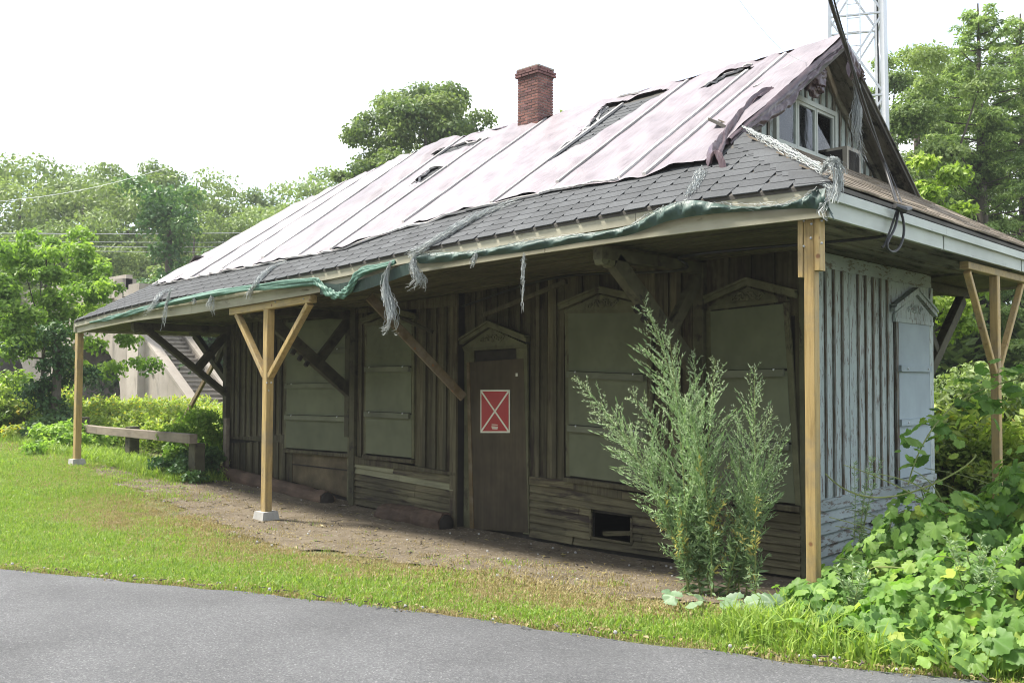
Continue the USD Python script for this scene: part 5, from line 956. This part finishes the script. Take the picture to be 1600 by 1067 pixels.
# left: young tree, ivy column, shrubs
tree('young_tree', 'light green young tree with a slim dark forked trunk at the left edge', A_([-18.4, .05, gz1(-18.4, .05)]), 4.8, 1.85, 24000, .105, M['leaf_young'], 41, crown_base=.33, nc=120, r0=.07, rc=.155, lump=.9)
t = thing('ivy_column', 'dark ivy covered stump between the young tree and the left post', 'bush', (-16.9, -.25, gz1(-16.9, -.2))); cl = np.vstack([[(.22*r2.normal(), .22*r2.normal(), z, .34) for z in np.linspace(.2, 2.3, 15)], [(.4*r2.normal(), .4*r2.normal(), .3, .36) for _ in range(6)]])
obj('stem', tube([(0, 0, 0), (.05, .02, 1.3), (0, 0, 2.5)], [.12, .09, .05], 7), M['bark'], t); g, ti = crown(6000, cl, .10, seed=9); obj('foliage', g, M['leaf_dark'], t, tint=ti)
def shrub(name, label, loc, R, H, n, size, m, seed, cat='bush', **kw):
    t = thing(name, label, cat, (loc[0], loc[1], gz1(*loc[:2]))); r3 = np.random.default_rng(seed); k = 22
    P = np.hstack([r3.normal(size=(k, 2))*R*.45, r3.uniform(.15, .8, (k, 1))**1.0*H]); P[:, 2] *= np.clip(1.25-np.linalg.norm(P[:, :2], axis=1)/R*.7, .3, 1)
    cl = np.hstack([P, np.full((k, 1), .3*max(R, .4)*1.0)]); obj('stem', cat_meshes([tube([(0, 0, -.05), p*[.6, .6, .5], p], [.018, .012, .005], 4) for p in P[:10]]), M['stem_brown'], t)
    g, ti = crown(n, cl, size, seed=seed, **kw); obj('foliage', g, m, t, tint=ti); return t
shrub('leafy_shrub', 'bright green shrub growing at the end of the guard rail beside the building corner', (-10.75, .15), 1.0, 1.15, 9000, .075, M['leaf_young'], 51, jit=.9)
shrub('leafy_shrub', 'dark low shrub hanging over the guard rail end post', (-10.15, -.55), .62, .45, 4500, .075, M['leaf_dark'], 52)
shrub('leafy_shrub', 'olive green shrub with yellow flecks at the foot of the young tree', (-19.3, -.35), 1.1, 1.1, 6000, .10, M['leaf_weed'], 53)
shrub('leafy_shrub', 'low green shrub between the guard rail and the left post', (-14.9, -.75), .75, .55, 4500, .085, M['leaf_young'], 54)
shrub('leafy_shrub', 'yellow green shrub at the left picture edge behind the rail', (-22.5, .9), 1.6, 1.6, 7000, .12, M['leaf_weed'], 55)
shrub('leafy_shrub', 'big dim shrub in the gap right of the building, behind the rear bracket', along(1490, 15)[:2], 1.3, 2.2, 9000, .11, M['leaf_hill2'], 56)
shrub('leafy_shrub', 'leafy green shrub behind the right hand post', along(1585, 16)[:2], 1.4, 2.3, 9000, .11, M['leaf_hill'], 57)
shrub('leafy_shrub', 'reddish flecked shrub low in the gap right of the grey shutter', along(1492, 13)[:2], .7, 1.1, 4000, .08, M['leaf_weed'], 58)

# instanced ground cover -------------------------------------------------
def scatter(name, protos, pos, idx, rotz, scale, label, cat, kind='stuff', tilt=.12):
    pi = UsdGeom.PointInstancer.Define(stage, path_of(name)); tag(pi.GetPrim(), label, cat, None, kind); rel = []
    for j, (g, ti, m) in enumerate(protos):
        o = obj('blade' if 'grass' in name else 'sprig', g, m, pi.GetPrim(), tint=ti); rel.append(o.GetPath())
    pi.CreatePrototypesRel().SetTargets(rel); n = len(pos)
    pi.CreatePositionsAttr(Vt.Vec3fArray.FromNumpy(np.asarray(pos, np.float32))); pi.CreateProtoIndicesAttr(Vt.IntArray.FromNumpy(np.asarray(idx, np.int32)))
    ax = unit(np.stack([rng.normal(size=n)*tilt, rng.normal(size=n)*tilt, np.ones(n)], -1)); h = A_(rotz)/2
    q = np.hstack([np.cos(h)[:, None], ax*np.sin(h)[:, None]]).astype(np.float16)
    pi.CreateOrientationsAttr(Vt.QuathArray.FromNumpy(q[:, [1, 2, 3, 0]]) if False else Vt.QuathArray([Gf.Quath(float(a), float(b), float(c), float(d)) for a, b, c, d in q]))
    s = np.asarray(scale, np.float32); pi.CreateScalesAttr(Vt.Vec3fArray.FromNumpy(np.repeat(s[:, None], 3, 1) if s.ndim == 1 else s)); return pi
def tuft(n, h, spread, seed, lean=.5, w=.004, mat_='blade', dry=0.0):
    r2 = np.random.default_rng(seed); V, Fc, T = [], [], []
    for i in range(n):
        p = np.r_[r2.normal(size=2)*spread, -.004]; d = np.r_[r2.normal(size=2), 0]; d /= np.linalg.norm(d); l = h*r2.uniform(.5, 1.25); s = np.cross(d, [0, 0, 1])*w*r2.uniform(.7, 1.4); le = lean*r2.uniform(.1, 1.2)
        a = p+A_([0, 0, l*.55])+d*l*le*.25; b = p+A_([0, 0, l*(1-.3*le)])+d*l*le*.9; k = len(V)
        V += [p-s, p+s, a-s*.8, a+s*.8, b]; Fc += [(k, k+1, k+3), (k, k+3, k+2), (k+2, k+3, k+4)]; T += [np.clip(.45+.2*r2.normal()+dry, 0, 1)]*5
    return (A_(V), A_(Fc)), A_(T), M[mat_]
TUF = [tuft(20, .040, .05, 60+i, .7, w=.0028) for i in range(3)] + [tuft(16, .034, .055, 70+i, 1.1, w=.003) for i in range(2)]
DRY = [tuft(16, .032, .055, 80+i, 1.3, w=.0028, mat_='blade_dry') for i in range(3)]
LONG = [tuft(16, .15, .05, 90+i, .9, w=.005) for i in range(2)]
def sample(n, x0, x1, y0, y1): return np.stack([rng.uniform(x0, x1, n), rng.uniform(y0, y1, n)], -1)
def in_view(P, m=60):
    d = np.c_[P, gz(P[:, 0], P[:, 1])]-CX; w = d @ _fw; px = 800+FPX*(d @ _rt)/np.maximum(w, .01); return (w > .5) & (px > -m) & (px < 1600+m)
P = np.vstack([sample(170000, -13, 3.2, -6.6, -1.0), sample(130000, -30, -8, -16, 1.0)])
P = P[in_view(P, 420)]; x, y = P[:, 0], P[:, 1]; dist = np.hypot(x-CX[0], y-CX[1])
edge = y-road_edge(x); nz = meshkit.fbm(np.stack([x*1.1, y*1.1, x*0], -1), 4, 17); nf = meshkit.fbm(np.stack([x*4, y*4, x*0], -1), 3, 18)
front = dirt_front(x)-y + (nz-.5)*.8        # distance on the lawn side of the dirt
dryness = np.clip(1.15-(front-.05)/1.35+(nf-.5)*.9, 0, 1)*np.clip((x+10)/3, .25, 1)
dens = np.where(front > 0, np.where(front < .9, .22+.7*np.clip(front/.9, 0, 1)*np.clip(.5+nf, .5, 1.3), 1.0), .05+.22*np.clip(1+front/.5, 0, 1)*(nf > .5))*np.clip((edge+.01)/.08, 0, 1)*np.clip(13/dist, .3, 1)
dens = dens*np.where((x < -10.9) & (y > -.9+.3*(x+11)), np.where(y < .9, 1, 0), 1)*np.where((y > -1.2) & (x > -11), .1, 1)
ok = (rng.random(len(P)) < dens) & (edge > 0)
P, x, y, dryness, edge, dist, nz = P[ok], x[ok], y[ok], dryness[ok], edge[ok], dist[ok], nz[ok]
isdry = rng.random(len(P)) < np.clip(dryness*.9+(nz < .44)*.14+.07+(edge < .12)*.5, 0, .93)
far_ = np.clip(dist/12, 1, 1.9)
for nm, sel, pr, lab in (('grass', ~isdry, TUF, 'short green lawn grass between the road and the bare earth'), ('dry_grass', isdry, DRY, 'short straw coloured grass fringing the bare earth and the road edge')):
    q = P[sel]; n = len(q); scatter(nm, pr, np.c_[q, gz(q[:, 0], q[:, 1])+.004], rng.integers(0, len(pr), n), rng.uniform(0, 6.28, n), rng.uniform(.6, 1.15, n)*far_[sel]*np.where(nz[sel] > .55, 1.25, .95), lab, 'grass')
print('tufts', len(P), isdry.sum())
# taller grass by the vine edge, rail and road rim
q = np.vstack([sample(500, .7, 2.6, -2.9, -1.7), sample(900, -15.5, -9.4, -1.3, -.3), sample(700, -23, -15, -1.2, .2)])
q = q[(q[:, 1]-road_edge(q[:, 0]) > .12) & ((q[:, 0] < -9) | (q[:, 0]*.55-2.25+.3*rng.normal(size=len(q)) > q[:, 1]-.35) | (q[:, 0] > .9))]
n = len(q); scatter('tall_grass', LONG, np.c_[q, gz(q[:, 0], q[:, 1])], rng.integers(0, 2, n), rng.uniform(0, 6.28, n), rng.uniform(.6, 1.5, n), 'taller rank grass along the guard rail and at the edge of the vines', 'grass')
# weeds
def weed(h, n, size, seed, m='leaf_weed'):
    r2 = np.random.default_rng(seed); t = r2.random(n)**.8; a = r2.uniform(0, 6.28, n); sp = .10*h*(1.1-t)
    C = np.stack([np.cos(a)*sp*.3, np.sin(a)*sp*.3, t*h], -1)+r2.normal(size=(n, 3))*.05; U = np.stack([np.cos(a), np.sin(a), .7+.3*r2.normal(size=n)], -1); N = np.stack([-.4*np.cos(a), -.4*np.sin(a), np.ones(n)], -1)+.4*r2.normal(size=(n, 3))
    v, f = cards(C, U, N, size*r2.uniform(.6, 1.4, n)); ti = np.clip(.35+.35*t+.18*r2.normal(size=n), 0, .96); ti[(t > .95) & (r2.random(n) < .08)] = 1.0
    return (v, f), np.repeat(ti, 4), M[m]
WE = [weed(.75+.12*i, 80, .12, 100+i) for i in range(4)]
q = sample(6500, -26, -10.4, .2, 7.2); q = q[in_view(q, 300)]; q = q[(q[:, 1] > .35-.06*(q[:, 0]+10)) | (q[:, 0] < -13)]; n = len(q); q[:, 1] = np.where(q[:, 0] < -12, q[:, 1], q[:, 1]+.4)
scatter('tall_weeds', WE, np.c_[q, gz(q[:, 0], q[:, 1])], rng.integers(0, 4, n), rng.uniform(0, 6.28, n), rng.uniform(.30, .62, n)*(.75+.6*meshkit.noise(np.c_[q*.9, q[:, :1]*0])), 'tall yellow green weeds with small yellow flowers filling the ground behind the guard rail', 'weeds')
q = sample(6000, -6, 6, 4.4, 14); q = q[in_view(q)]; n = len(q)
scatter('meadow_weeds', WE, np.c_[q, gz(q[:, 0], q[:, 1])], rng.integers(0, 4, n), rng.uniform(0, 6.28, n), rng.uniform(.7, 1.3, n), 'sunny yellow green meadow weeds seen through the vines behind the right end of the building', 'weeds')
UC = [weed(1.6, 120, .2, 120, 'leaf_hill'), weed(2.4, 140, .24, 121, 'leaf_hill2')]
q = np.vstack([np.stack([rng.uniform(-80, -34, 900), rng.uniform(16, 50, 900)], -1), np.stack([rng.uniform(-14, 10, 500), rng.uniform(17, 30, 500)], -1)]); n = len(q)
scatter('undergrowth', UC, np.c_[q, gz(q[:, 0], q[:, 1])], rng.integers(0, 2, n), rng.uniform(0, 6.28, n), rng.uniform(.8, 1.6, n), 'dim green undergrowth beneath the background trees', 'undergrowth')
# litter on the bare earth
LIT = [(trimesh.creation.icosphere(0, .012), np.zeros(12), M['concrete']), (trimesh.creation.icosphere(0, .009), np.zeros(12), M['dirt']), ((RHOMB[0]*.05, RHOMB[1]), np.full(4, .3), M['blade_dry']), (trimesh.creation.box((.06, .006, .006)), np.zeros(8), M['bark'])]
q = sample(1500, -11.5, .6, -2.9, -.1); q = q[q[:, 1] > dirt_front(q[:, 0])-.25]; n = len(q)
scatter('litter', LIT, np.c_[q, gz(q[:, 0], q[:, 1])+.02], rng.choice(4, n, p=[.08, .3, .36, .26]), rng.uniform(0, 6.28, n), rng.uniform(.4, 1.4, n), 'small stones, dead leaves and twigs strewn on the bare earth', 'litter')

q = np.stack([rng.uniform(-9, 3.2, 420), np.zeros(420)], -1); q[:, 1] = road_edge(q[:, 0])+rng.normal(size=420)*.07-.03; n = len(q)
scatter('verge_litter', LIT, np.c_[q, gz(q[:, 0], q[:, 1])+.05], rng.choice(4, n, p=[.1, .25, .4, .25]), rng.uniform(0, 6.28, n), rng.uniform(.3, 1.1, n), 'dry leaves, grit and stalks along the edge of the asphalt', 'litter')

# tall silvery weeds in front of the wall
def mugwort(label, base_, stems, seed, low=True):
    t = thing('silvery_weed', label, 'plant', (base_[0], base_[1], gz1(*base_))); r2 = np.random.default_rng(seed); o = A_([base_[0], base_[1], gz1(*base_)]); C, U, S_, T = [], [], [], []
    for tip in stems:
        tip = A_(tip)-o; H = np.linalg.norm(tip); st_ = A_([.07*r2.normal(), .05*r2.normal(), 0]); Pm = spline([st_, st_*.7+tip*[.30, .30, .5]+.02*r2.normal(size=3), tip], 30); obj('stem', tube(Pm, np.linspace(.007, .0015, 30), 5), M['stem_green'], t)
        for k in np.linspace(.06, .985, int(22+26*H)):
            b = A_([np.interp(k, np.linspace(0, 1, 30), Pm[:, j]) for j in range(3)]); ax = unit(np.gradient(Pm, axis=0)[int(k*29)]); a = r2.uniform(0, 6.28); side = unit(np.cross(ax, [math.cos(a), math.sin(a), .2]))
            L = (.30*H*(1-k)**.8*(.12+.95*min(1, k*1.8))+.05)*r2.uniform(.6, 1.15); L = min(L, .55)
            d = unit(ax*1.05+side*(.78 if k > .3 else .8)); m_ = max(6, int(L/.009)); s = np.linspace(.05, 1, m_)[:, None]
            Q = b + d*L*s + A_([0, 0, 1.0])*(L*.18*s**2-L*.10*s**6*2) + r2.normal(size=(m_, 3))*.004
            C.append(Q); dd = unit(d+r2.normal(size=(m_, 3))*.75); U.append(dd); sz = np.where(s[:, 0] > .5, .023, .03)*r2.uniform(.6, 1.3, m_)*(1.7 if k < .35 else 1); S_.append(sz)
            tt = .30+.45*k+.22*s[:, 0]+.14*r2.normal(size=m_); tt = np.clip(tt, 0, .95); 
            if k < .45 and r2.random() < .10: tt[:] = 1.0
            T.append(tt)
            C.append(b + d*L*np.linspace(0, 1, 6)[:, None]); U.append(np.repeat(d[None]+[0, 0, .05], 6, 0)); S_.append(np.full(6, L/5)); T.append(np.full(6, .35))
        if low:
            m_ = 45; k = r2.random(m_)*.55; Q = A_([[np.interp(q, np.linspace(0, 1, 30), Pm[:, j]) for j in range(3)] for q in k]); a = r2.uniform(0, 6.28, m_); C.append(Q); U.append(np.stack([np.cos(a), np.sin(a), r2.uniform(-.5, .4, m_)], -1)); S_.append(r2.uniform(.05, .11, m_)); T.append(np.clip(.35+.2*r2.normal(size=m_), 0, .8))
    C, U, S_, T = np.vstack(C), np.vstack(U), np.concatenate(S_), np.concatenate(T); v, f = cards(C, U, r2.normal(size=C.shape)+[0, -.3, .5], S_, SLIVER)
    obj('foliage', (v, f), M['leaf_mug'], t, tint=np.repeat(T, 4)); print('mugwort', len(C))
ym = -1.55
mugwort('tallest silvery weed, its spire reaching up to the carved bracket', (-.12, -1.5), [F(1004, 468, ym), F(1045, 522, ym), F(1085, 550, ym+.2), F(985, 610, ym-.1), F(1118, 562, ym), F(1070, 620, ym-.2)], 1)
mugwort('silvery weed branch leaning left across the boarded window by the crawl hole', (-.22, -1.6), [F(900, 590, ym), F(925, 640, ym), F(965, 660, ym-.1)], 2)
mugwort('shorter silvery weed with drooping tips left of the near corner post', (.17, -1.42), [F(1179, 572, -1.45), F(1207, 640, -1.45), F(1230, 722, -1.4), F(1150, 640, -1.4), F(1228, 670, -1.3)], 3)

# vines -----------------------------------------------------------------
def vine_leaf(seed):
    r2 = np.random.default_rng(seed); n = 33; th = np.linspace(-2.9, 2.9, n); r = .40+.13*np.exp(-(th/.42)**2)+.085*np.exp(-((np.abs(th)-1.12)/.30)**2)+.05*np.exp(-((np.abs(th)-2.1)/.3)**2)-.13*np.exp(-((np.abs(th)-2.9)/.3)**2)
    r = r*(1+.055*(np.arange(n) % 2-.5)*2+.03*r2.normal(size=n)); x, y = .26+r*np.cos(th)*1.05, r*np.sin(th)*(1+.08*r2.normal()); q = .5
    zf = lambda x, y: -.30*np.abs(y)**1.3+.05*np.cos(y*13)-.28*np.maximum(0, x-.25)**1.6*(1+.4*math.sin(seed*2.1))+.03
    mid = np.stack([.26+q*r*np.cos(th), q*y], -1); v = np.vstack([[[.2, 0, zf(.2, 0)]], np.c_[mid, zf(mid[:, 0], mid[:, 1])], np.stack([x, y, zf(x, y)], -1)]); f = []
    for i in range(n-1): f += [(0, 1+i, 2+i), (1+i, 1+n+i, 2+n+i), (1+i, 2+n+i, 2+i)]
    return v, A_(f)
VL = [vine_leaf(i) for i in range(5)]
BLOBS = [(1.45, -.9, .85, .75), (2.1, -.2, 1.15, .95), (1.2, -.1, .6, .6), (2.6, -1.0, 1.1, .85), (1.9, -1.7, .5, .75), (1.15, -1.5, .35, .55), (1.0, -.7, .42, .5), (2.4, .9, 1.2, .8), (1.5, .8, .75, .6), (2.7, -1.9, .6, .7), (3.1, -.3, 1.4, .9), (.55, .35, .38, .45), (.62, 1.0, .6, .5), (.7, 1.9, .5, .6), (1.3, 1.5, .7, .6), (1.7, .2, .95, .6), (1.55, 2.2, .75, .6), (2.3, 1.8, 1.0, .7), (1.95, -.6, 1.2, .5)]
def vh(x, y):
    h = x*0
    for bx, by, bh_, br in BLOBS: h = np.maximum(h, bh_*np.exp(-(((x-bx)**2+(y-by)**2)/br**2)**1.3))
    return h
def vine_points(n, seed, x0=.2, x1=3.4, y0=-2.75, y1=2.5, ground=False):
    r2 = np.random.default_rng(seed); P = np.stack([r2.uniform(x0, x1, n), r2.uniform(y0, y1, n)], -1); h = vh(P[:, 0], P[:, 1]); ok = (h > .10) & (P[:, 1]-road_edge(P[:, 0]) > (-.05 if ground else .15)); P, h = P[ok], h[ok]; d = r2.random(len(P))**1.6*np.minimum(h, .55)
    e = .03; nx = -(vh(P[:, 0]+e, P[:, 1])-h)/e; ny = -(vh(P[:, 0], P[:, 1]+e)-h)/e; N = unit(np.stack([nx, ny, np.ones(len(P))*.8], -1)); return np.c_[P, gz(P[:, 0], P[:, 1])+h-d+.04], N, d
vt = thing('grape_vine', 'sprawling vine with broad lobed leaves mounded at the right foot of the building', 'vine')
C, N, D = vine_points(6600, 5); r2 = np.random.default_rng(6)
gp = np.stack([r2.uniform(.35, 2.2, 260), r2.uniform(-2.75, -1.4, 260)], -1); gp = gp[(gp[:, 1]-road_edge(gp[:, 0]) > -.04) & (gp[:, 1] < -1.05-.1*gp[:, 0]) & (gp[:, 0] > .55-.5*(gp[:, 1]+1.7))]
C = np.vstack([C, np.c_[gp, gz(gp[:, 0], gp[:, 1])+r2.uniform(.06, .16, len(gp))]]); N = np.vstack([N, unit(np.c_[r2.normal(size=(len(gp), 2))*.35, np.ones(len(gp))])]); D = np.r_[D, np.zeros(len(gp))]
# a spray arching over towards the right-hand post
arch = spline([(1.05, -.55, .75), (1.1, -.2, 1.15), (1.25, .2, 1.42), (1.55, .35, 1.55), (1.9, .2, 1.62), (2.4, 0, 1.60)], 90); q = arch[r2.integers(0, 90, 130)]+r2.normal(size=(130, 3))*[.10, .10, .09]; C = np.vstack([C, q]); N = np.vstack([N, unit(np.c_[r2.normal(size=(130, 2))*.5, np.ones(130)])]); D = np.r_[D, np.full(130, .02)]
N = unit(N+.45*r2.normal(size=N.shape)+[.0, -.25, .35]); U = np.cross(N, r2.normal(size=N.shape))+[0, 0, -.35]; Sz = .05+.115*r2.random(len(C))**1.5+.03*(r2.random(len(C)) < .12); Ti = np.clip(.48+.20*r2.normal(size=len(C))-.5*0, 0, 1); Ti[r2.random(len(C)) < .05] = 1
dd = C-CX; near = (dd @ _fw); pxx = 800+FPX*(dd @ _rt)/near; vis = (pxx > -20) & (pxx < 1640) & (D < .10); score = np.where(vis, Sz/near, 0); order = np.argsort(-score)
kk = r2.integers(0, 5, len(C))
for i in order[:300]: v, f = cards(C[i:i+1], U[i:i+1], N[i:i+1], Sz[i:i+1], VL[kk[i]]); obj('leaf', (v, f), M['leaf_vine'], vt, tint=np.full(len(v), Ti[i]), smooth=True)
rest = order[300:]; V_, F_, T_ = [], [], []; off = 0
for k in range(5):
    s = rest[kk[rest] == k]; v, f = cards(C[s], U[s], N[s], Sz[s], VL[k]); V_.append(v); F_.append(f+off); off += len(v); T_.append(np.repeat(Ti[s], len(VL[k][0])))
obj('foliage', (np.vstack(V_), np.vstack(F_)), M['leaf_vine'], vt, kind='stuff', tint=np.concatenate(T_), smooth=True)
obj('vine_stem', cat_meshes([tube(arch[::4], .006, 5)] + [tube(spline([(b[0]+.3*r2.normal(), b[1]+.3*r2.normal(), 0), (b[0], b[1], b[2]*.7), (b[0]+.3*r2.normal(), b[1]-.3, b[2]+.1*r2.random())], 14), np.linspace(.009, .003, 14), 5) for b in BLOBS for _ in range(3)] + [tube(spline([F(1290, 740, -.9), F(1350, 775, -1.0), F(1420, 770, -1.0), F(1490, 740, -1.0), F(1525, 710, -1.0)], 20), .006, 5)]), M['stem_green'], vt)
# broad grey leaves at the foot of the silvery weeds
bt = thing('broadleaf_plant', 'low plant with broad pale grey green leaves at the foot of the silvery weeds', 'plant', (0, 0, 0)); r2 = np.random.default_rng(12)
for px, py, s in ((1035, 940, .10), (1060, 955, .15), (1095, 945, .17), (1125, 955, .16), (1160, 950, .20), (1195, 955, .23), (1215, 965, .18), (1140, 965, .15), (1080, 962, .13)):
    p = onp(px, py, 2, -.02); p[2] = gz1(p[0], p[1])+.09+.03*r2.random(); v, f = cards(p[None], unit(r2.normal(size=(1, 3))*[1, 1, .2]), A_([[.25*r2.normal(), -.5, .8]]), A_([s]), VL[int(px) % 5]); obj('leaf', (v, f), M['leaf_burdock'], bt, tint=np.full(len(v), r2.random()), smooth=True)
    obj('leaf_stalk', tube([(p[0], p[1]+.05, gz1(p[0], p[1])), p], .004, 4), M['stem_green'], bt)
# feathery pale weeds among the vines and the thin flowering weed at the end wall
def feather(label, base_, H, n, spread, seed, m='leaf_mug'):
    t = thing('feathery_weed', label, 'plant', (base_[0], base_[1], gz1(*base_))); r2 = np.random.default_rng(seed); C, U, S_ = [], [], []; st_ = []
    for i in range(n):
        e = A_([spread*r2.normal(), spread*r2.normal(), H*r2.uniform(.7, 1.1)]); Pm = spline([[.03*r2.normal(), .03*r2.normal(), 0], e*[.35, .35, .55], e], 24); st_.append(tube(Pm, np.linspace(.004, .0012, 24), 4)); k = r2.random(110)**.7
        C.append(A_([np.interp(k, np.linspace(0, 1, 24), Pm[:, j]) for j in range(3)]).T); a = r2.uniform(0, 6.28, 110); U.append(np.stack([np.cos(a), np.sin(a), r2.uniform(.1, 1.0, 110)], -1)); S_.append(r2.uniform(.03, .075, 110)*(1.1-.5*k))
    obj('stem', cat_meshes(st_), M['stem_green'], t); C, U, S_ = np.vstack(C), np.vstack(U), np.concatenate(S_); v, f = cards(C, U, r2.normal(size=C.shape), S_, SLIVER); obj('foliage', (v, f), M[m], t, tint=np.repeat(np.clip(.55+.2*r2.normal(size=len(C)), 0, .95), 4))
feather('pale feathery weed standing in the vines near the lower right corner', (1.95, -1.95), .62, 9, .10, 1)
feather('slender weed with tiny white flower heads in front of the end wall clapboards', (.72, -.75), 1.05, 5, .12, 2)
feather('small feathery weed at the foot of the near corner post, right side', (1.25, -2.0), .45, 5, .08, 3)

# ------------------------------------------------------------------ damp summer air that pales the far trees
hzm = usdkit.material(stage, '/World/Looks/haze', {'v': ('principled_volume', {'color': (.93, .96, 1.0), 'density': HAZE, 'anisotropy': .2})}, [], volume='v.volume')
tag(obj('haze', box((-182, -62, -1.6), (122, 162, 29)), hzm, kind='stuff'), 'pale damp air filling the whole scene', 'haze')
